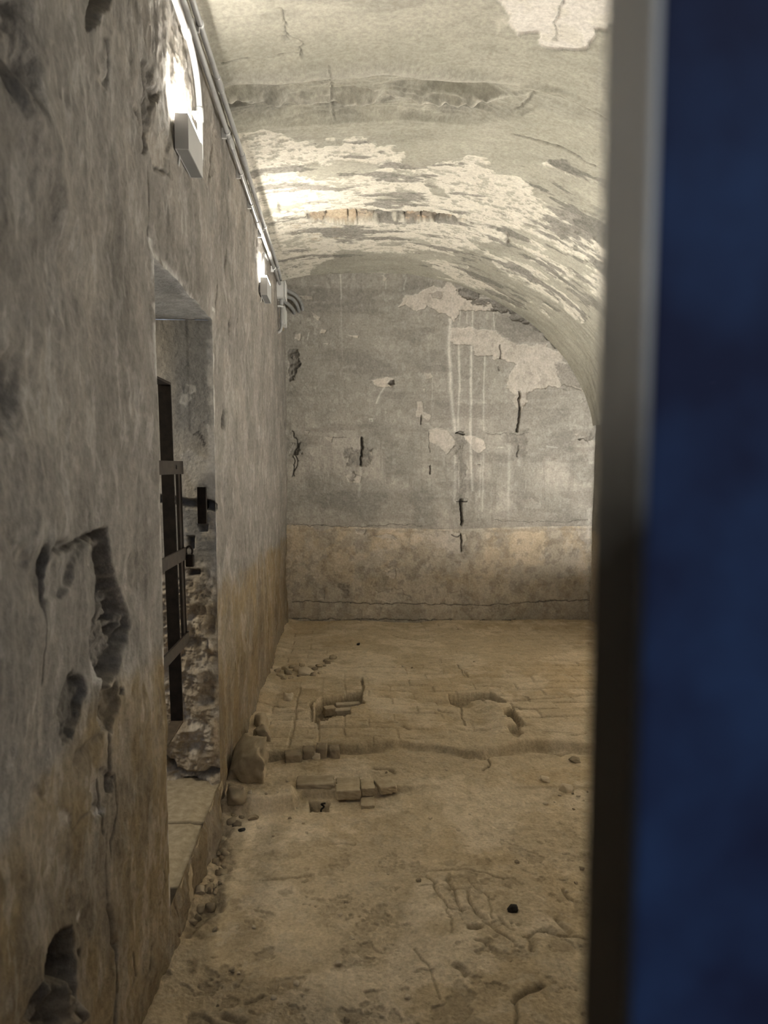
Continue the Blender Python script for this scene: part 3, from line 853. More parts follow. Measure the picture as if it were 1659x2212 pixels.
# far stretch: slots and chips
for i, (pl, w_, dp, dt) in enumerate((([(487, 885), (485, 915)], 0.02, 0.04, 0.9), ([(490, 920), (494, 965), (498, 1000)], 0.006, 0.012, 0.6), ([(492, 700), (494, 760)], 0.012, 0.02, 0.7), ([(516, 640), (510, 700), (508, 860), (512, 1000)], 0.006, 0.010, 0.5),
                                      ([(615, 905), (618, 935)], 0.03, 0.03, 0.85), ([(600, 780), (604, 800)], 0.02, 0.02, 0.7), ([(528, 1160), (530, 1260)], 0.006, 0.01, 0.5), ([(624, 1060), (622, 1200)], 0.01, 0.01, 0.5), ([(600, 1280), (590, 1400), (570, 1500)], 0.008, 0.02, 0.6))):
    kk = S.line(L(pl, on_left), w_, 0.01, 12, 410 + i)
    S.d -= dp * kk
    S.A = np.maximum(S.A, dt * kk)
# white broken arris round the doorway
inz = (Zl > DZ0) & (Zl < DZ1 + 0.05)
ar = np.exp(-((Yl - DY1) / 0.02) ** 2) * inz * sstep(-0.05, 0.2, fbm(Yl, Zl, 14, 4, 420)) * sstep(1.0, 1.3, Zl)
ar2 = np.exp(-((Zl - DZ1) / 0.02) ** 2) * (Yl > DY0) * (Yl < DY1) * sstep(-0.05, 0.2, fbm(Yl, Zl, 14, 4, 421))
ar3 = np.exp(-((Yl - DY0) / 0.015) ** 2) * inz * sstep(0.0, 0.2, fbm(Yl, Zl, 14, 4, 422))
S.B = np.maximum(S.B, 0.7 * np.maximum(np.maximum(ar, ar2), ar3))
S.d *= calm
# added recess, also painted dark, for the conduit shadow along the wall top
top_shade = sstep(-0.012, 0.012, Zl - 3.085 - 0.03 * fbm(Yl, Yl * 0, 4, 4, 424))
S.d -= 0.20 * top_shade
S.A = np.maximum(S.A, 0.7 * top_shade)
# base of the wall rough where it meets the earth
S.d += 0.03 * sstep(0.16, 0.0, Zl) * fbm(Yl, Zl, 7, 4, 423) * calm
S.A = np.maximum(S.A, 0.22 * sstep(0.25, 0.0, Zl))


def wob_side(z):
    return 0.010 * fbm(z, z * 0 + 3.3, 6, 4, 431) + 0.004 * fbm(z, z * 0, 30, 2, 432)


def wob_top(y):
    return 0.012 * fbm(y, y * 0 + 1.3, 7, 4, 433)


Yw = Yl + wob_side(Zl) * np.exp(-((Yl - DY1) / 0.06) ** 2) * inz - 0.7 * wob_side(Zl + 5) * np.exp(-((Yl - DY0) / 0.06) ** 2) * inz
Zw = Zl + wob_top(Yl) * np.exp(-((Zl - DZ1) / 0.06) ** 2) * (Yl > DY0 - .1) * (Yl < DY1 + .1)
Pl = np.stack([WX + S.d, Yw, Zw], -1)
yc, zc = 0.5 * (yv[:-1] + yv[1:]), 0.5 * (zvv[:-1] + zvv[1:])
keep = ~(((zc > DZ0) & (zc < DZ1))[:, None] & ((yc > DY0) & (yc < DY1))[None, :])
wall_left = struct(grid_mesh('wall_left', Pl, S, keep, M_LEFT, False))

# far jamb of the doorway (faces the camera), soffit, near jamb
JX = -1.02
xj = np.linspace(WX, JX, 150)
zj = np.linspace(DZ0 - 0.1, DZ1, 620)
Zj, Xj = np.meshgrid(zj, xj, indexing='ij')
S = Surf(Xj, Zj)


def jam(px, py):
    return on_back(px, py, DY1)


cj = 1 - np.exp(-((Xj - WX) / 0.015) ** 2)
rough_z = sstep(1.18, 0.95, Zj + 0.08 * fbm(Xj, Zj, 6, 4, 451))
S.d += cj * (0.012 * fbm(Xj, Zj, 5, 4, 452) + 0.002 * fbm(Xj, Zj, 40, 3, 453))
S.d += cj * rough_z * (0.030 * fbm(Xj, Zj, 16, 4, 454) + 0.008 * ridged(Xj, Zj, 20, 3, 455))
S.d += cj * sstep(0.55, 0.25, Zj) * 0.05 * fbm(Xj, Zj, 9, 4, 456)
S.R = np.maximum(S.R, rough_z * 0.55 * sstep(-0.05, 0.3, fbm(Xj, Zj, 20, 4, 457)))
S.G = np.maximum(S.G, 0.9 * rough_z)
S.R = np.maximum(S.R, 0.6 * (1 - rough_z) * sstep(0.06, 0.2, fbm(Xj, Zj, 5, 6, 449, 0.6)) * sstep(1.7, 1.5, Zj))
S.R = np.maximum(S.R, 0.5 * sstep(-0.66, -0.75, Xj) * sstep(0.8, 1.2, Zj))
S.B = np.maximum(S.B, 0.75 * sstep(0.035, 0.0, WX - Xj + 0.05 * fbm(Xj, Zj, 18, 4, 458)) * sstep(0.9, 1.3, Zj))
for i, pl in enumerate(([(385, 985), (410, 965), (440, 985), (452, 1000), (462, 1040), (455, 1080), (420, 1050), (405, 1010)], [(395, 835), (412, 832), (416, 846), (402, 850)], [(443, 918), (455, 918), (455, 942), (444, 938)], [(392, 855), (405, 850), (400, 880), (385, 878)])):
    S.B = np.maximum(S.B, (0.75 if i else 0.5) * S.poly(L(pl, jam), 0.004, 0.03, 16, 460 + i))
S.A = np.maximum(S.A, 0.45 * S.line(L([(403, 690), (405, 780), (408, 850), (409, 930)], jam), 0.006, 0.006, 9, 470))
gr = S.poly(L([(330, 1072), (436, 1078), (470, 1090), (470, 1106), (430, 1100), (330, 1085)], jam), 0.006, 0.012, 14, 471)
S.d -= 0.05 * gr
S.A = np.maximum(S.A, 0.45 * gr)
for i, pl in enumerate(([(406, 1158), (420, 1158), (418, 1186), (408, 1186)], [(410, 1231), (432, 1231), (432, 1243), (410, 1243)])):
    kk = S.poly(L(pl, jam), 0.006, 0.006, 20, 472 + i)
    S.d -= 0.03 * kk
    S.A = np.maximum(S.A, 0.6 * kk)
kk = S.poly(L([(425, 1130), (450, 1132), (448, 1148), (432, 1146)], jam), 0.005, 0.006, 20, 475)
S.d -= 0.02 * kk
S.A = np.maximum(S.A, 0.4 * kk)
kk = S.line(L([(424, 1056), (430, 1048), (440, 1047), (447, 1054)], jam), 0.008, 0.004, 20, 476)
S.A = np.maximum(S.A, 0.5 * kk)
# pencilled scrawl
for pl in ([(418, 939), (424, 935), (430, 931)], [(424, 934), (423, 940)], [(427, 937), (429, 934), (431, 941), (433, 935), (434, 944), (437, 940), (436, 950), (440, 949), (439, 957), (443, 955), (442, 962)], [(432, 948), (436, 944)], [(438, 962), (444, 958), (440, 965)]):
    S.A = np.maximum(S.A, 0.9 * S.line(L(pl, jam), 0.0028, 0.0))
kk = S.line(L([(352, 1640), (380, 1668), (420, 1672), (476, 1668)], jam), 0.012, 0.02, 12, 478)
S.d -= 0.03 * kk
S.A = np.maximum(S.A, 0.6 * kk)
Pj = np.stack([Xj, DY1 - S.d + wob_side(Zj) * np.exp(-((Xj - WX) / 0.08) ** 2), Zj], -1)
j1 = struct(grid_mesh('door_recess_jamb', Pj, S, None, M_JAMB, True))
j1.name = 'trim_1'
yj = np.linspace(DY0, DY1, 160)
Xs, Ys = np.meshgrid(np.linspace(WX, JX, 80), yj, indexing='ij')
S = Surf(Xs, Ys)
cs = 1 - np.exp(-((Xs - WX) / 0.015) ** 2)
S.d += cs * (0.012 * fbm(Xs, Ys, 4, 4, 481) + 0.002 * fbm(Xs, Ys, 30, 3, 482))
S.A += 0.25 * sstep(-0.1, 0.3, fbm(Xs, Ys, 4, 4, 483))
S.B = np.maximum(S.B, 0.5 * sstep(0.02, 0.0, WX - Xs + 0.03 * fbm(Xs, Ys, 18, 4, 484)))
Ps = np.stack([Xs, Ys, DZ1 - S.d + wob_top(Ys) * np.exp(-((Xs - WX) / 0.08) ** 2)], -1)
struct(grid_mesh('trim_2', Ps, S, None, M_JAMB, True))
Zn, Xn = np.meshgrid(np.linspace(DZ0 - 0.1, DZ1, 200), np.linspace(WX, JX, 50), indexing='ij')
S = Surf(Xn, Zn)
S.d += (1 - np.exp(-((Xn - WX) / 0.015) ** 2)) * 0.01 * fbm(Xn, Zn, 5, 4, 491)
Pn = np.stack([Xn, DY0 + S.d - 0.7 * wob_side(Zn + 5) * np.exp(-((Xn - WX) / 0.08) ** 2), Zn], -1)
struct(grid_mesh('trim_3', Pn, S, None, M_JAMB, False))

# ------------------------------------------------------------------ structure: right wall, entrance wall
Zr, Yr = np.meshgrid(np.linspace(-0.15, 1.93, 120), np.linspace(0.2, D + 0.05, 260), indexing='ij')
S = Surf(Yr, Zr)
S.d += 0.015 * fbm(Yr, Zr, 2, 4, 501) + 0.004 * fbm(Yr, Zr, 14, 4, 502)
S.G = sstep(-0.02, 0.03, 0.90 - Zr + 0.03 * fbm(Yr, Zr, 9, 4, 503)) * 0.8
S.R = 0.4 * sstep(0, 0.25, fbm(Yr, Zr, 5, 5, 504))
Pr = np.stack([RX - S.d, Yr, Zr], -1)
struct(grid_mesh('wall_right', Pr, S, None, M_BACK, True))
bmw = bmesh.new()
add_box(bmw, (0.98, 0.14, -0.15), (2.60, 0.34, 3.40))
struct(link_bm('wall_front', bmw, M_BACK))
bmw = bmesh.new()
add_box(bmw, (JX - 1.6, 0.5, -0.15), (JX - 1.5, 4.2, 2.6))
add_box(bmw, (JX - 1.6, 0.5, -0.15), (JX + 0.0, 4.2, 0.10))
struct(link_bm('wall_passage', bmw, M_JAMB))

# ------------------------------------------------------------------ structure: floor
def zf(x, y):
    return on_floor(560 + x / 2.183, 1320 + y / 2.183)


def z5(x, y):
    return on_floor(320 + x / 3.456, 1580 + y / 3.456)


def zn(x, y):
    return on_floor(400 + x / 1.843, 1700 + y / 1.843)


xf = np.concatenate([np.linspace(-0.66, 1.15, 520)[:-1], np.linspace(1.15, 2.55, 220)])
yf = np.concatenate([np.linspace(-0.6, 1.6, 24)[:-1], 1 / np.linspace(1 / 1.6, 1 / (D + 0.06), 800)])
Yf, Xf = np.meshgrid(yf, xf, indexing='ij')
S = Surf(Xf, Yf)
S.d += 0.022 * fbm(Xf, Yf, 1.4, 3, 601) + 0.007 * fbm(Xf, Yf, 5, 4, 602) + 0.0042 * fbm(Xf, Yf, 20, 5, 603, 0.6) + 0.0015 * fbm(Xf, Yf, 70, 3, 599)
l1 = np.array(sorted(L([(30, 706), (140, 690), (260, 655), (330, 650), (470, 655), (600, 640), (720, 645), (830, 660), (950, 672), (1060, 690), (1180, 660), (1290, 655), (1480, 655), (1640, 650)], zf)))
l2 = np.array(sorted(L([(-110, 925), (0, 925), (150, 915), (200, 860), (350, 845), (480, 860), (640, 840), (800, 825), (1000, 822), (1240, 832), (1400, 830), (1640, 832)], zf)))
y1 = np.interp(Xf, l1[:, 0], l1[:, 1]) + 0.06 * fbm(Xf, Yf, 6, 3, 604)
y2 = np.interp(Xf, l2[:, 0], l2[:, 1]) + 0.045 * fbm(Xf, Yf, 6, 3, 605)
back = sstep(-0.012, 0.012, Yf - y1)
mid = sstep(-0.015, 0.015, Yf - y2) * (1 - back)
front = 1 - sstep(-0.015, 0.015, Yf - y2)
S.d *= 1 - 0.55 * sstep(3.8, 4.6, Yf)
farr = sstep(0.1, 0.5, Xf)
S.d += (0.045 - 0.018 * farr * sstep(1.0, 0.6, Xf)) * back + (0.012 - 0.014 * farr) * mid - (0.028 - 0.024 * farr) * front
step1 = np.exp(-((Yf - y1 + 0.015) / 0.03) ** 2) * sstep(-0.2, 0.1, fbm(Xf, Yf * 0, 2.3, 3, 606) + 0.1)
S.d -= 0.02 * step1
S.A = np.maximum(S.A, 0.6 * step1 * (1 - 0.6 * farr))
step2 = np.exp(-((Yf - y2) / 0.018) ** 2)
S.A = np.maximum(S.A, 0.45 * step2 * sstep(-0.25, 0.1, fbm(Xf, Yf * 0, 3.0, 3, 607)))
# brick courses of the far floor
rowh, bl = 0.135, 0.29
ry = (Yf + 0.02 * fbm(Xf, Yf, 2, 3, 608)) / rowh
row = np.floor(ry)
fy = np.minimum(ry - row, 1 - (ry - row)) * rowh
rx = (Xf + 0.02 * fbm(Xf, Yf, 3, 3, 609)) / bl + 0.5 * (row % 2)
fx = np.minimum(rx - np.floor(rx), 1 - (rx - np.floor(rx))) * bl
jy, jx_ = sstep(0.011, 0.003, fy), sstep(0.010, 0.003, fx)
seen = sstep(-0.10, 0.22, fbm(Xf, Yf, 2.6, 4, 610) + 0.25 * sstep(0.2, 1.2, Xf) - 0.05)
bh = _h(np.floor(rx).astype(np.int64), row.astype(np.int64), 611)
S.d += back * seen * (0.012 * bh - 0.010 * np.maximum(jy, 0.6 * jx_))
S.A = np.maximum(S.A, back * seen * (0.38 * jy + 0.22 * jx_) * sstep(-0.3, 0.15, fbm(Xf, Yf, 5, 3, 612)))
# older bricks laid across, in front of the pit
own = S.poly(L([(190, 330), (500, 340), (510, 520), (720, 590), (760, 640), (560, 640), (310, 640), (60, 690), (120, 560)], zf), 0.03, 0.08, 5, 613)
rb = (Xf + 0.015 * fbm(Xf, Yf, 4, 3, 614)) / 0.15
fb = np.minimum(rb - np.floor(rb), 1 - (rb - np.floor(rb))) * 0.15
rc = (Yf + 0.02 * fbm(Xf, Yf, 4, 3, 615)) / 0.27 + 0.5 * (np.floor(rb) % 2)
fc = np.minimum(rc - np.floor(rc), 1 - (rc - np.floor(rc))) * 0.27
jj = np.maximum(sstep(0.010, 0.003, fb), sstep(0.010, 0.003, fc))
S.d -= own * jj * 0.007 * sstep(-0.1, 0.25, fbm(Xf, Yf, 5, 3, 617))
S.A = np.maximum(S.A, own * jj * 0.30 * sstep(0.0, 0.25, fbm(Xf, Yf, 6, 3, 616)))
# the pit with loose bricks, the long hollow on the right
S.hole(L([(262, 470), (300, 440), (440, 418), (482, 412), (484, 472), (430, 490), (425, 525), (370, 532), (325, 540), (320, 555), (262, 558)], zf), 0.085, 0.80, 0.007, 0.012, 14, 621, 0.2)  # pit inside painted dark to deepen its shade
S.hole(L([(895, 414), (1085, 412), (1130, 432), (1160, 452), (1140, 460), (1080, 440), (1000, 440), (940, 455), (905, 440)], zf), 0.045, 0.65, 0.008, 0.02, 14, 622, 0.3)  # dark strips here and next paint the shadow along the hollow's edge
S.hole(L([(1165, 490), (1192, 490), (1240, 575), (1225, 582), (1200, 545), (1165, 525)], zf), 0.045, 0.65, 0.008, 0.02, 14, 620, 0.3)
S.hole(L([(1170, 575), (1225, 578), (1250, 612), (1215, 625), (1175, 605)], zf), 0.035, 0.55, 0.010, 0.03, 14, 619, 0.4)
S.hole(L([(234, 866), (330, 866), (330, 913), (238, 913)], zf), 0.05, 0.80, 0.006, 0.012, 14, 618, 0.2)
S.hole(L([(1150, 490), (1190, 490), (1200, 520), (1160, 525)], zf), 0.04, 0.7, 0.01, 0.02, 14, 623)
S.d -= 0.02 * S.poly(L([(720, 430), (900, 420), (960, 450), (1060, 480), (1110, 560), (1090, 620), (960, 560), (930, 470)], zf), 0.05, 0.08, 6, 624)
S.R = np.maximum(S.R, 0.6 * S.poly(L([(1060, 480), (1110, 490), (1160, 540), (1130, 620), (1080, 610), (1110, 560)], zf), 0.03, 0.08, 9, 625))
for i, (pl, w_, dp) in enumerate((([(1150, 455), (1330, 440), (1600, 415)], 0.012, 0.014), ([(1190, 488), (1300, 492), (1600, 488)], 0.014, 0.016), ([(1190, 495), (1235, 570)], 0.016, 0.03), ([(840, 488), (905, 498)], 0.012, 0.014), ([(945, 455), (970, 545)], 0.01, 0.01), ([(1285, 655), (1400, 668), (1470, 655)], 0.018, 0.03),
                                  ([(1000, 380), (1140, 385)], 0.008, 0.008), ([(1340, 600), (1470, 602)], 0.008, 0.008), ([(1475, 620), (1545, 610)], 0.012, 0.012), ([(380, 300), (520, 288), (680, 285)], 0.01, 0.01), ([(930, 275), (970, 335)], 0.008, 0.008), ([(620, 130), (760, 155), (820, 165)], 0.012, 0.010),
                                  ([(480, 560), (640, 555)], 0.010, 0.012), ([(670, 565), (710, 578)], 0.014, 0.014), ([(1050, 745), (1075, 715), (1060, 690)], 0.010, 0.016), ([(545, 750), (600, 755), (630, 770)], 0.014, 0.016), ([(250, 460), (262, 556)], 0.012, 0.02), ([(484, 345), (484, 470)], 0.010, 0.03), ([(880, 100), (1060, 118), (1160, 122)], 0.006, 0.006),
                                  ([(0, 470), (90, 480), (120, 490)], 0.014, 0.02), ([(160, 40), (165, 42)], 0.02, 0.01))):
    S.crack(L(pl, zf), w_ * 0.7, dp * 0.9, 0.7, 0.03, 10, 630 + i)
for i, (pl, w_, dp) in enumerate((([(950, 315), (1190, 330), (1270, 360)], 0.010, 0.012), ([(970, 330), (990, 430), (1060, 480), (1100, 487)], 0.011, 0.016), ([(1030, 330), (1060, 410), (1100, 480)], 0.010, 0.014), ([(1060, 395), (1130, 400), (1160, 470), (1180, 510)], 0.013, 0.022), ([(1140, 345), (1240, 520)], 0.008, 0.008),
                                  ([(1045, 480), (1050, 560)], 0.008, 0.008), ([(1120, 540), (1165, 545)], 0.014, 0.03), ([(1200, 540), (1320, 625)], 0.010, 0.014), ([(1340, 590), (1440, 575), (1530, 600), (1600, 610)], 0.010, 0.016), ([(1480, 520), (1530, 600)], 0.014, 0.018), ([(1380, 600), (1390, 650)], 0.018, 0.02), ([(1300, 830), (1340, 800), (1410, 785)], 0.014, 0.03),
                                  ([(1300, 830), (1320, 900), (1330, 944)], 0.010, 0.016), ([(1080, 710), (1110, 740)], 0.018, 0.03), ([(0, 905), (80, 905), (150, 925)], 0.012, 0.02), ([(150, 880), (220, 900), (180, 930)], 0.02, 0.025), ([(255, 840), (320, 820)], 0.014, 0.02), ([(920, 380), (970, 380)], 0.006, 0.006), ([(580, 185), (680, 190)], 0.010, 0.014), ([(900, 620), (980, 720), (1000, 820)], 0.008, 0.008),
                                  ([(1500, 400), (1540, 440)], 0.016, 0.018), ([(1250, 530), (1300, 570)], 0.014, 0.014), ([(1150, 600), (1230, 640)], 0.014, 0.010), ([(320, 340), (400, 345), (500, 320)], 0.012, 0.012), ([(0, 860), (60, 850), (100, 890)], 0.01, 0.01))):
    S.crack(L(pl, zn), w_ * 0.55, dp * 0.65, 0.6, 0.035, 9, 660 + i)
# rubbly strip beside the threshold, scattered dimples
ru = S.poly(L([(560, 620), (640, 640), (620, 760), (560, 900), (570, 1150), (560, 1330), (420, 1420), (300, 1420), (380, 1200), (440, 1000), (500, 800)], z5), 0.04, 0.08, 6, 690)
S.d += ru * (0.045 * fbm(Xf, Yf, 12, 4, 691) - 0.01)
S.A = np.maximum(S.A, ru * 0.45 * sstep(0.02, 0.25, fbm(Xf, Yf, 14, 4, 692)))
near = sstep(3.1, 2.6, Yf)
dm = sstep(0.24, 0.34, fbm(Xf, Yf, 15, 4, 693, 0.55)) * near
S.d -= 0.006 * dm
S.A = np.maximum(S.A, 0.30 * dm)
S.A = np.maximum(S.A, 0.20 * sstep(0.05, 0.4, fbm(Xf, Yf, 26, 5, 688, 0.65)))
S.B = np.maximum(S.B, 0.30 * sstep(0.2, 0.4, fbm(Xf, Yf, 20, 5, 689, 0.65)))
S.R = np.maximum(S.R, 0.6 * sstep(0.02, 0.3, fbm(Xf, Yf, 3.2, 6, 694, 0.6)))
S.R = np.maximum(S.R, 0.7 * S.poly(L([(560, 580), (1000, 560), (900, 720), (640, 760), (520, 700)], z5), 0.08, 0.1, 5, 695))
S.G = np.maximum(S.G, 0.8 * sstep(-0.05, 0.28, fbm(Xf, Yf, 2.2, 5, 696)))
S.A = np.maximum(S.A, 0.9 * S.poly(L([(8, 660), (40, 655), (45, 700), (15, 710)], zn), 0.012, 0.012, 16, 697))
S.d += 0.02 * sstep(-0.42, WX, Xf) * (1 - ru)
# ledge with the square hole
S.d += 0.040 * S.poly(L([(-100, 880), (60, 860), (165, 858), (165, 905), (0, 925), (-100, 925)], zf), 0.012, 0.02, 9, 698)
FH = S.d
Pf = np.stack([Xf, Yf, S.d], -1)
floor = struct(grid_mesh('floor', Pf, S, None, M_FLOOR, True))


def ground(x, y):
    j = int(np.clip(np.searchsorted(xf, x), 1, len(xf) - 1))
    i = int(np.clip(np.searchsorted(yf, y), 1, len(yf) - 1))
    return float(FH[i, j])


def ray_ground(px, py):
    z = 0.0
    for _ in range(6):
        x, y = on_floor(px, py, z)
        z = ground(x, y)
    return x, y, z


#@@DOOR
# ------------------------------------------------------------------ the blue door leaf beside the camera
DX, DYN, DYF = 0.0732, 0.172, 0.204


def lean(bm):                       # the leaf hangs slightly out of plumb
    for v in bm.verts:
        v.co.x += (1.5 - v.co.z) * 0.0115


bmd = bmesh.new()
add_box(bmd, (DX + 0.0006, DYN + 0.0006, 0.02), (0.98, DYF, 2.24), 0.002)
lean(bmd)
door = link_bm('door_1', bmd, M_BLUE)
door['kind'] = 'structure'
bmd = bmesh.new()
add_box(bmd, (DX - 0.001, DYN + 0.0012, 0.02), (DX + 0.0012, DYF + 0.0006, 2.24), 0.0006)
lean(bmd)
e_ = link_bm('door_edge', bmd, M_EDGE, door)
e_['label'] = 'edge of the door, pale at the top and dark brown below'

#@@OBJECTS
# ------------------------------------------------------------------ wall lamps
def wall_lamp(y0, y1, zt, label, hgt=0.108, dep=0.052, glow=None, proud=0.011):
    root = tag(empty('wall_lamp', (WX, (y0 + y1) / 2, zt - hgt)), label, 'lamp', 'uplight boxes on the left wall')
    xo, xi = WX + dep, WX + 0.010
    t = 0.003
    bm = bmesh.new()
    add_box(bm, (xo - t, y0, zt - hgt), (xo, y1, zt))
    add_box(bm, (xi, y0, zt - hgt), (xo - t, y0 + t, zt))
    add_box(bm, (xi, y1 - t, zt - hgt), (xo - t, y1, zt))
    add_box(bm, (xi, y0 + t, zt - hgt), (xi + t, y1 - t, zt))
    link_bm('housing', bm, M_LAMP, root)
    bm = bmesh.new()
    add_box(bm, (xi + t, y0 + t, zt - hgt + 0.001), (xo - t, y1 - t, zt - hgt + 0.004))
    link_bm('bottom_plate', bm, M_LAMPB, root)
    bm = bmesh.new()
    add_box(bm, (xi + t + 0.0005, y0 + t + 0.0005, zt - 0.010), (xo - t - 0.0005, y1 - t - 0.0005, zt + proud))
    d_ = link_bm('diffuser', bm, glow or M_LIGHT, root)
    d_['label'] = 'glowing top of the lamp or added fill box'
    bm = bmesh.new()
    add_box(bm, (WX - 0.02, y0 + 0.03, zt - hgt + 0.02), (xi, y1 - 0.03, zt - 0.025))
    link_bm('mounting_plate', bm, M_BOX, root)
    bm = bmesh.new()
    add_tube(bm, smooth_path([(WX + 0.012, y0 + 0.05, zt - hgt + 0.004), (WX + 0.010, y0 + 0.055, zt - hgt - 0.012), (WX + 0.001, y0 + 0.075, zt - hgt - 0.03)], 6), 0.003, 8)
    link_bm('cable_tail', bm, M_BOX, root, True)
    return root


wall_lamp(2.379, 2.605, 2.592, 'grey box uplight high on the left wall above the doorway, the larger in view')
wall_lamp(4.665, 4.91, 2.680, 'small grey box uplight on the left wall close to the back wall')


def right_fill(y0, y1, zt, label, glow):  # unseen boxes added as fill to brighten the vault and back wall
    o = wall_lamp(y0, y1, zt, label, glow=glow, proud=0.0015)
    o.rotation_euler = (0, 0, math.pi)
    o.location = (RX, (y0 + y1) / 2, zt - 0.108)
    o['group'] = 'added fill light boxes on the right wall'


right_fill(1.2, 2.0, 0.45, 'added fill light, a long grey box on the right wall hidden by the door leaf, nearest the entrance', M_LIGHT_R)
right_fill(2.8, 3.8, 0.45, 'added fill light, a long grey box on the right wall hidden by the door leaf, halfway along', M_LIGHT_R2)
right_fill(4.4, 5.4, 0.45, 'added fill light, a long grey box on the right wall hidden by the door leaf, farthest inside', M_LIGHT_R2)


# ------------------------------------------------------------------ conduits
def pipe_with(name, label, path, r, couplings=(), clips=(), group='grey conduits along the left wall'):
    base = Vector(path[0])
    root = tag(empty(name, base), label, 'pipe', group)
    bm = bmesh.new()
    add_tube(bm, path, r, 16)
    link_bm('tube', bm, M_PIPE, root, True)
    for a, b in couplings:
        bm = bmesh.new()
        a, b = Vector(a), Vector(b)
        e = (b - a) * 0.08
        add_tube(bm, [a, a + e, b - e, b], [r + 0.0015, r + 0.0035, r + 0.0035, r + 0.0015], 16)
        link_bm('coupling', bm, M_PIPE, root, True)
    for p, dr in clips:
        p, dr = Vector(p), Vector(dr)
        bm = bmesh.new()
        add_tube(bm, [p - dr * 0.006, p + dr * 0.006], r + 0.003, 16)
        side = Vector((0, 0, 1)) if abs(dr.z) < 0.5 else Vector((0, 1, 0))
        lo = Vector((WX + 0.0022, p.y, p.z)) - side * (r + 0.018) - dr * 0.006
        hi = Vector((p.x - r * 0.2, p.y, p.z)) + side * (r + 0.004) + dr * 0.006
        add_box(bm, [min(lo[i], hi[i]) for i in range(3)], [max(lo[i], hi[i]) for i in range(3)], 0.001)
        link_bm('saddle_clip', bm, M_BOX, root)
    return root


PXA = WX + 0.024
bend = [(PXA, 2.53 + 0.185 * math.sin(a), 2.905 - 0.15 * (1 - math.cos(a))) for a in np.linspace(0, math.pi / 2, 14)]
pathA = [(PXA, 0.4, 2.91), (PXA, 1.5, 2.91), (PXA, 2.3, 2.907)] + bend + [(PXA, 2.716, 2.68), (PXA, 2.716, 2.60)] + [(PXA, 2.716 - 0.035 * (1 - math.cos(a)), 2.60 - 0.045 * math.sin(a)) for a in np.linspace(0.2, math.pi / 2, 6)] + [(PXA, 2.605, 2.553)]
pipe_with('conduit_pipe', 'short grey conduit bending down into the nearer wall lamp', pathA, 0.0105,
          [((PXA, 2.49, 2.906), (PXA, 2.545, 2.904)), ((PXA, 2.715, 2.765), (PXA, 2.716, 2.715))], [((PXA, 2.716, 2.735), (0, 0, 1))])
PXB = WX + 0.026
pipe_with('conduit_pipe', 'lower grey conduit running straight along the left wall to the grey junction box', [(PXB, 0.4, 2.975), (PXB, 2.4, 2.972), (PXB, 3.3, 2.95), (PXB, 4.4, 2.934), (PXB, 5.85, 2.93)], 0.0105,
          [((PXB, 3.36, 2.949), (PXB, 3.46, 2.948)), ((PXB, 4.40, 2.934), (PXB, 4.52, 2.9335)), ((PXB, 5.0, 2.932), (PXB, 5.15, 2.9315))],
          [((PXB, 2.02, 2.973), (0, 1, 0)), ((PXB, 3.32, 2.950), (0, 1, 0)), ((PXB, 3.74, 2.944), (0, 1, 0)), ((PXB, 4.14, 2.938), (0, 1, 0)), ((PXB, 4.62, 2.933), (0, 1, 0)), ((PXB, 5.40, 2.931), (0, 1, 0))])
PXC = WX + 0.030
pipe_with('conduit_pipe', 'upper grey conduit under the vault edge with a coupling midway', [(PXC, 0.4, 3.05), (PXC, 2.4, 3.048), (PXC, 3.7, 3.038), (PXC, 4.7, 3.015), (PXC, 5.6, 3.01), (PXC, 5.82, 3.0), (PXC, 5.90, 2.96)], 0.011,
          [((PXC, 3.05, 3.043), (PXC, 3.16, 3.042)), ((PXC, 3.75, 3.037), (PXC, 3.86, 3.034)), ((PXC, 5.5, 3.0105), (PXC, 5.64, 3.009))],
          [((PXC, 2.72, 3.046), (0, 1, 0)), ((PXC, 4.75, 3.0145), (0, 1, 0)), ((PXC, 5.66, 3.008), (0, 1, 0))])
PXD = WX + 0.014
pipe_with('conduit_pipe', 'thin grey pipe dropping from the conduit into the far wall lamp', [(PXD, 5.08, 2.90)] + [(PXD, 4.80 + 0.10 * (1 - math.sin(a)), 2.80 + 0.085 * math.cos(a)) for a in np.linspace(0, math.pi / 2, 10)] + [(PXD, 4.80, 2.68)], 0.008)
# junction box and the drop below it
root = tag(empty('junction_box', (WX, 5.95, 2.83)), 'light grey junction box at the back end of the conduits', 'box')
bm = bmesh.new()
add_box(bm, (WX - 0.02, 5.86, 2.835), (WX + 0.060, 6.01, 2.955), 0.004)
link_bm('body', bm, M_BOX, root)
bm = bmesh.new()
add_box(bm, (WX + 0.0602, 5.855, 2.83), (WX + 0.070, 6.015, 2.96), 0.003)
link_bm('lid', bm, M_BOX, root)
XE = WX + 0.030
pipe_with('conduit_pipe', 'vertical grey pipe hanging below the junction box by the back corner', [(XE, 5.94, 2.833), (XE, 5.94, 2.66), (XE, 5.94, 2.625)] + [(XE - 0.035 * (1 - math.cos(a)), 5.94, 2.625 - 0.05 * math.sin(a)) for a in np.linspace(0.2, 1.5, 8)] + [(WX - 0.01, 5.94, 2.565)], 0.0125,
          [((XE, 5.94, 2.833), (XE, 5.94, 2.79)), ((XE, 5.94, 2.68), (XE, 5.94, 2.64))], [((XE, 5.94, 2.775), (0, 0, 1))])
root = tag(empty('plastic_cover', (WX, 6.2, 2.66)), 'narrow white plastic cover of two strips in the back left corner', 'cover')
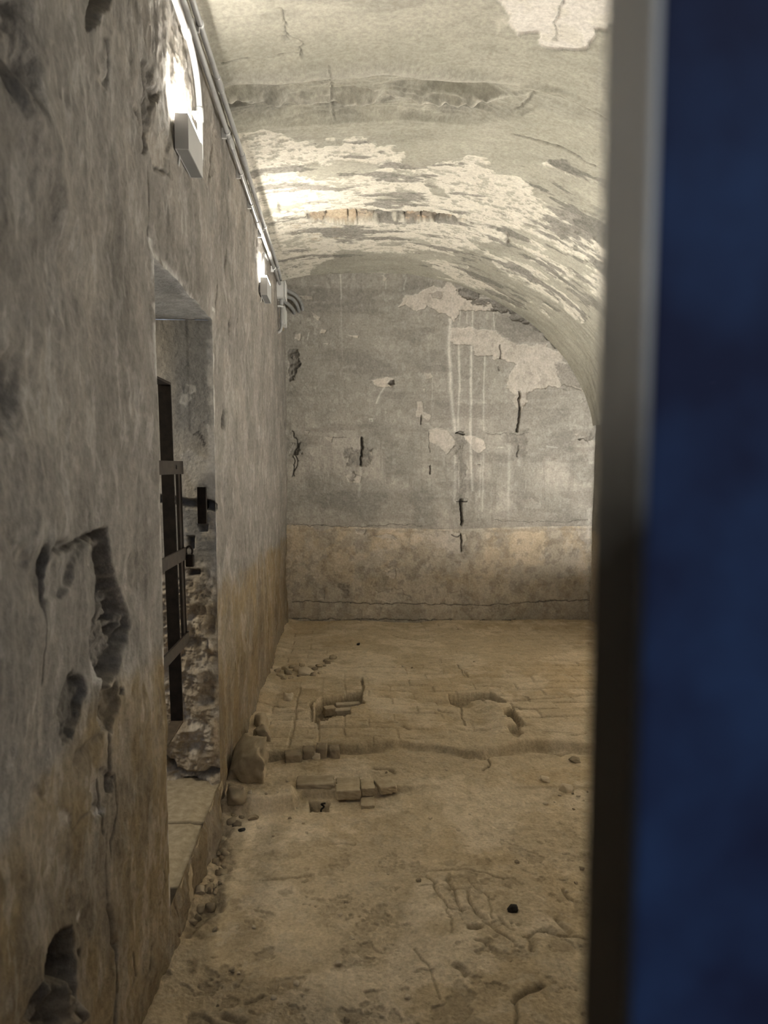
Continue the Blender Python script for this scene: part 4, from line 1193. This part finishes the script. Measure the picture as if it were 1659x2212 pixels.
for k in (0, 1):
    bm = bmesh.new()
    add_box(bm, (WX - 0.02, 6.16 + 0.14 * k, 2.69), (WX + 0.040, 6.235 + 0.14 * k, 2.83), 0.003)
    link_bm('strip', bm, M_BOX, root)
bm = bmesh.new()
add_box(bm, (WX - 0.02, 6.14, 2.67), (WX + 0.012, 6.40, 2.85), 0.003)
link_bm('back_plate', bm, M_DARKSTONE, root)
hx = [((WX + 0.048, 6.018, 2.93), (-0.465, 6.2, 2.955), (-0.43, 6.45, 2.985), (-0.395, 6.64, 2.965), (-0.385, 6.74, 2.91)),
      ((WX + 0.030, 6.018, 2.895), (-0.488, 6.15, 2.905), (-0.455, 6.42, 2.945), (-0.428, 6.62, 2.935), (-0.42, 6.74, 2.90)),
      ((WX + 0.014, 6.018, 2.860), (-0.500, 6.15, 2.860), (-0.485, 6.4, 2.89), (-0.468, 6.62, 2.90), (-0.462, 6.74, 2.885))]
hl = ('grey flexible hose arching from the junction box into the back wall, longest of three',
      'grey flexible hose between the two others leaving the junction box', 'grey flexible hose lowest of three, tight in the back left corner')
for p, lb in zip(hx, hl):
    bm = bmesh.new()
    sp_ = smooth_path(p, 22)
    add_tube(bm, sp_, [0.0145 + 0.0012 * (k % 2) for k in range(len(sp_))], 12)
    o = link_bm('flexible_hose', bm, M_HOSE, None, True, loc=p[0])
    tag(o, lb, 'hose', 'flexible hoses by the junction box')

# ------------------------------------------------------------------ iron gate in the doorway
gx0, gx1 = -0.721, -0.672          # depth of the flat frame bars
GY = 2.855
root = tag(empty('iron_gate', (gx1, 2.5, 0.2)), 'rusty iron barred gate standing inside the doorway of the left wall', 'gate')


def gbar(name, lo, hi, mat=M_IRON, par=root):
    bm = bmesh.new()
    add_box(bm, lo, hi, 0.0015)
    return link_bm(name, bm, mat, par)


gz0 = 0.475
gz1 = 1.812
gbar('stile', (gx0, GY, gz0), (gx1, GY + 0.010, gz1))
gbar('top_rail', (gx0, DY0 + 0.12, gz1), (gx1, GY + 0.010, gz1 + 0.010))
gbar('bottom_rail', (gx0, DY0 + 0.12, gz0 - 0.010), (gx1, GY + 0.010, gz0), M_IRONC)
gbar('stile', (gx0, DY0 + 0.12, gz0), (gx1, DY0 + 0.13, gz1))
GE = 2.985
for zc_, h_ in ((1.494, 0.052), (1.142, 0.050), (0.790, 0.048)):
    gbar('crossbar', (gx1 + 0.001, DY0 + 0.12, zc_ - h_ / 2), (gx1 + 0.009, GE, zc_ + h_ / 2), M_IRONB)
gbar('lock_bar', (gx1 - 0.022, GE - 0.012, 0.77), (gx1 + 0.001, GE - 0.002, 1.518))
gbar('lock_bar', (gx1 - 0.012, GE - 0.050, 0.77), (gx1 - 0.002, GE - 0.012, 1.518))
gbar('rivet', (gx1 + 0.008, 2.86, 1.488), (gx1 + 0.012, 2.868, 1.503), M_IRONB)
root.rotation_euler = (0, -0.014, 0)      # the gate hangs out of plumb
root.location.x += 0.0215
# padlock
root = tag(empty('padlock', (gx1 + 0.02, GE - 0.005, 1.08)), 'small rusty padlock hanging on the gate middle crossbar end', 'padlock')
bm = bmesh.new()
px_, pz_ = gx1 + 0.028, 1.150
add_tube(bm, [(px_ + 0.012 * math.cos(a), GE + 0.004 + 0.004 * math.cos(a), pz_ + 0.020 * math.sin(a)) for a in np.linspace(-0.7, math.pi + 0.7, 18)], 0.0042, 10)
link_bm('shackle', bm, M_IRONB, root, True)
bm = bmesh.new()
add_box(bm, (px_ - 0.014, GE - 0.010, pz_ - 0.065), (px_ + 0.020, GE + 0.014, pz_ - 0.014), 0.005)
link_bm('body', bm, M_IRONB, root)

# iron strike bar let into the far jamb
x0, z0 = on_back(428, 1131, DY1 - 0.02)
x1, z1_ = on_back(446, 1052, DY1 - 0.02)
bm = bmesh.new()
add_box(bm, (x0, DY1 - 0.030, z0), (x1, DY1 - 0.012, z1_), 0.002)
add_box(bm, (x0 + 0.004, DY1 - 0.014, z0 + 0.05), (x1 - 0.004, DY1 + 0.06, z0 + 0.09))
o = link_bm('strike_bar', bm, M_IRON, None, False, loc=((x0 + x1) / 2, DY1 - 0.012, z0))
tag(o, 'dark upright iron strike bar set in the doorway jamb beyond the gate', 'iron bar')

# ------------------------------------------------------------------ threshold slabs
def slab(ya, yb, seed, label, dzz=0.0):
    nx_, ny_ = 60, 60
    bm = bmesh.new()
    bmesh.ops.create_cube(bm, size=1.0)
    bmesh.ops.subdivide_edges(bm, edges=bm.edges, cuts=31, use_grid_fill=True)
    lo, hi = (JX - 0.1, ya, -0.10), (WX + 0.004, yb, DZ0 + dzz)
    co = np.array([v.co for v in bm.verts]) + 0.5
    w = np.array(lo) + co * (np.array(hi) - np.array(lo))
    n_ = fbm(w[:, 0] + w[:, 2], w[:, 1], 9, 4, seed)
    n2_ = fbm(w[:, 1], w[:, 2] + w[:, 0], 14, 4, seed + 3)
    w[:, 2] += np.where(co[:, 2] > 0.98, 0.010 * n_, 0)
    w[:, 0] += np.where(co[:, 0] > 0.98, 0.012 * n2_ - 0.004, 0)
    rim = (co[:, 0] > 0.93) & (co[:, 2] > 0.9)
    w[:, 2] -= np.where(rim, 0.006 + 0.012 * np.maximum(n2_, 0), 0)
    w[:, 1] += np.where(co[:, 1] < 0.02, 0.008 * n2_, 0)
    for v, p in zip(bm.verts, w):
        v.co = Vector(p)
    o = link_bm('threshold_slab', bm, M_SLAB, None, True, loc=((lo[0] + hi[0]) / 2, (ya + yb) / 2, lo[2]))
    return tag(o, label, 'stone slab', 'stone slabs of the doorway threshold')


slab(2.25, 2.655, 701, 'worn stone threshold slab at the front of the doorway, ending in a broken edge')
slab(2.662, 3.06, 702, 'worn stone threshold slab under the gate at the far end of the doorway', 0.004)

# ------------------------------------------------------------------ stones and rubble
def stone(name, px, py, w, h, seed, label, mat=M_STONE, group=None, dy=None, sink=0.25, sub=3, boxy=0.55, jag=0.22, cat='stone', lift=0.0):
    x, y, z = ray_ground(px, py)
    dy = dy or w
    y += dy * 0.35
    z = ground(x, y) + lift
    bm = rough_stone_bm((x, y, z + h * (0.5 - sink)), (w, dy, h), seed, sub, jag, boxy)
    o = link_bm(name, bm, mat, None, True, loc=(x, y, z))
    return tag(o, label, cat, group)


stone('boulder', 531, 1684, 0.165, 0.195, 801, 'largest rough stone block, standing against the left wall past the doorway', M_STONE, dy=0.20, sink=0.12, sub=4, boxy=0.7)
stone('rock', 568, 1602, 0.10, 0.11, 802, 'brown lump of masonry at the wall foot behind the large stone block', M_DARKSTONE, sub=3)
stone('rock', 560, 1572, 0.09, 0.10, 803, 'rounded masonry lump leaning on the left wall foot', M_STONE, sub=3)
stone('rock', 659, 1458, 0.11, 0.06, 804, 'angular pale stone in the rubble at the back left floor', M_PALE, sub=3, boxy=0.7)
stone('stone', 623, 1513, 0.07, 0.045, 805, 'small whitish stone alone on the dusty floor left of the pit', M_PALE, sub=3)
stone('rock', 512, 1748, 0.10, 0.07, 806, 'dark broken stone at the corner of the brick ledge and the wall', M_DARKSTONE, sub=3)
stone('stone', 432, 1956, 0.035, 0.028, 807, 'small pale stone lying beside the end of the threshold', M_PALE, sub=3)
stone('stone', 376, 1968, 0.06, 0.10, 808, 'pale plaster chunk wedged at the near doorway corner', M_PALE, sub=3, dy=0.06)
stone('stone', 545, 1772, 0.05, 0.022, 809, 'oval brown stone in front of the brick ledge', M_DARKSTONE, sub=3)
stone('stone', 500, 1757, 0.028, 0.030, 810, 'pale pebble at the foot of the left wall by the ledge', M_PALE, sub=3)
stone('stone', 681, 1641, 0.055, 0.045, 811, 'rounded pale stone lying in the trench before the brick course', M_PALE, sub=3)
stone('stone', 1224, 1712, 0.07, 0.05, 812, 'crumbled pale stone at the right end of the floor ledge', M_PALE, sub=3)
stone('stone', 1180, 1690, 0.05, 0.03, 813, 'flat pale stone on the floor just above the right ledge', M_PALE, sub=3)
# rubble at the far left and beside the threshold
rnd = random.Random(5)
RUB = [(598, 1452), (606, 1462), (615, 1448), (622, 1458), (632, 1444), (640, 1450), (645, 1462), (652, 1440), (671, 1446), (680, 1448), (690, 1442), (700, 1440), (708, 1434), (716, 1430), (612, 1468), (676, 1460), (690, 1455), (628, 1466), (702, 1430), (720, 1424)]
for i, (px, py) in enumerate(RUB):
    s_ = rnd.uniform(0.03, 0.065)
    stone('rubble_stone', px, py, s_, s_ * 0.6, 840 + i, 'angular bit of rubble heaped at the back left floor beside the wall', M_STONE if i % 3 else M_DARKSTONE, 'rubble heap at the back left', sub=2, sink=0.3)
RUB2 = [(470, 1840), (478, 1856), (465, 1868), (482, 1875), (470, 1892), (455, 1905), (475, 1912), (446, 1930), (462, 1935), (440, 1952), (452, 1962), (430, 1975), (470, 1850), (486, 1850), (425, 1990), (415, 2000), (460, 1920), (480, 1890), (448, 1948), (500, 1780), (512, 1785), (505, 1765), (520, 1768)]
for i, (px, py) in enumerate(RUB2):
    s_ = rnd.uniform(0.018, 0.04)
    stone('rubble_stone', px, py, s_, s_ * 0.7, 870 + i, 'clod of rubble in the crumbly strip beside the threshold', M_STONE if i % 2 else M_DARKSTONE, 'rubble beside the threshold', sub=2, sink=0.35)
PEB = [(590, 1808), (641, 1747), (600, 1750), (575, 1752), (560, 1790), (610, 1765), (626, 1770), (655, 1780), (548, 2006), (465, 2012), (760, 2030), (662, 1800), (748, 1952), (735, 1980), (838, 1890), (905, 1905), (1015, 1760), (990, 1795), (1118, 1865), (1130, 1850),
       (1250, 1722), (1238, 1716), (1210, 1720), (1262, 1730), (1270, 1712), (1200, 1735), (1180, 1740), (1240, 1750), (620, 1745), (540, 1750), (1258, 1880), (1225, 1928), (1235, 1950), (750, 2210), (730, 2085), (515, 2105), (500, 2100), (590, 2160), (640, 2130), (470, 2175), (880, 2160), (1060, 2060), (1245, 1910), (930, 1770), (870, 1440), (890, 1445), (1025, 1430), (620, 1690), (835, 1670), (965, 1665)]
for i, (px, py) in enumerate(PEB):
    s_ = rnd.uniform(0.010, 0.022)
    stone('pebble', px, py, s_, s_ * 0.7, 900 + i, 'tiny pebble scattered loose on the dusty floor', M_PALE if i % 3 else M_DARKSTONE, 'pebbles scattered on the floor', sub=2, sink=0.3, cat='pebble')

# loose bricks: two in the pit, a row at the ledge
def brick(px, py, size, rot, seed, label, group=None, mat=M_BRICK, lift=0.0, tilt=0.0, sink=0.3):
    x, y, z = ray_ground(px, py)
    z += lift
    bm = bmesh.new()
    bmesh.ops.create_cube(bm, size=1.0)
    bmesh.ops.subdivide_edges(bm, edges=bm.edges, cuts=15, use_grid_fill=True)
    co = np.array([v.co for v in bm.verts])
    r_ = np.linalg.norm(np.maximum(np.abs(co) - 0.42, 0) / 0.08, axis=1, keepdims=True)
    q = np.sign(co) * (np.minimum(np.abs(co), 0.42) + np.maximum(np.abs(co) - 0.42, 0) / np.maximum(r_, 1))
    q = q * np.array(size)
    nn = fbm(co[:, 0] * 2 + co[:, 2] + seed, co[:, 1] * 2 - co[:, 2], 3, 4, seed)
    q += co * np.array(size) * 0.10 * nn[:, None]
    R = Matrix.Rotation(rot, 3, 'Z') @ Matrix.Rotation(tilt, 3, 'Y')
    for v, p in zip(bm.verts, q):
        v.co = R @ Vector(p) + Vector((x, y, z + size[2] * (0.5 - sink)))
    o = link_bm('brick', bm, mat, None, True, loc=(x, y, z))
    return tag(o, label, 'brick', group)


brick(752, 1531, (0.155, 0.05, 0.05), 0.12, 951, 'narrow pale brick lying across the pit, the one behind', 'bricks in the floor pit', M_PALE, 0.0, 0, 0.1)
brick(752, 1546, (0.16, 0.055, 0.05), 0.16, 952, 'narrow pale brick lying across the pit, the nearer one', 'bricks in the floor pit', M_PALE, 0.0, 0, 0.1)
brick(712, 1542, (0.07, 0.06, 0.05), 0.3, 953, 'short broken brick end left of the two pale bricks in the pit', 'bricks in the floor pit', M_BRICK, 0.0, 0, 0.1)
for i, (px, py, sz, rt, lb) in enumerate(((633, 1640, (0.085, 0.08, 0.055), 0.12, 'broken kerb stone at the left end of the trench course'), (667, 1634, (0.060, 0.08, 0.070), 0.05, 'dark squarish kerb stone second along the trench course'),
                                        (695, 1632, (0.058, 0.08, 0.085), -0.05, 'tallest dark kerb stone in the trench course'), (722, 1632, (0.055, 0.08, 0.070), 0.08, 'kerb stone fourth along the trench course, tapering right'))):
    o = brick(px, py, sz, rt, 820 + i, lb, 'kerb stones of the trench', M_DARKSTONE, 0.0, 0, 0.35)
    o.name = 'kerb_stone'
bb = [(681, 1694, (0.175, 0.10, 0.05), 0.02, 'smooth flat block on the ledge over the square hole'), (752, 1695, (0.112, 0.08, 0.045), 0.05, 'worn brick right of the block with the hole, rear of two'), (752, 1725, (0.112, 0.08, 0.045), 0.02, 'worn brick right of the block with the hole, nearer of two'),
      (794, 1700, (0.062, 0.105, 0.04), 0.03, 'grey brick set on end at the ledge, further back'), (794, 1736, (0.062, 0.105, 0.04), 0.0, 'grey brick set on end at the ledge, nearer the front'), (832, 1712, (0.08, 0.10, 0.035), 0.35, 'tilted broken brick at the right end of the ledge bricks')]
for i, (px, py, sz, rt, lb) in enumerate(bb):
    brick(px, py, sz, rt, 960 + i, lb, 'bricks of the floor ledge', M_BRICK if i else M_STONE, 0.0, 0, 0.55)
# hook of black wire in the square hole, other dark scraps
x, y, z = ray_ground(697, 1738)
bm = bmesh.new()
add_tube(bm, smooth_path([(x, y, z - 0.005), (x - 0.008, y, z + 0.018), (x + 0.006, y + 0.004, z + 0.032), (x - 0.006, y, z + 0.046), (x + 0.012, y - 0.004, z + 0.052)], 6), 0.0042, 8)
o = link_bm('wire_hook', bm, M_BLACK, None, True, loc=(x, y, z))
tag(o, 'twisted black wire hook standing at the ledge block hole', 'hook')
for nm, px, py, w, dy, h, sd, lb in (('black_scrap', 521, 1796, 0.028, 0.02, 0.012, 971, 'small black scrap on the pale dust in front of the ledge'), ('black_scrap', 774, 1394, 0.03, 0.04, 0.02, 972, 'small black scrap far back on the brick floor'),
                                     ('black_scrap', 1109, 1972, 0.035, 0.035, 0.026, 973, 'black crumpled lump on the earth floor at the right'), ('wood_scrap', 1244, 1647, 0.055, 0.05, 0.03, 974, 'dark stub of wood lying near the door edge side')):
    stone(nm, px, py, w, h, sd, lb, M_BLACK if nm == 'black_scrap' else M_DARKSTONE, None, dy, 0.2, 3, 0.5, 0.25, 'scrap')
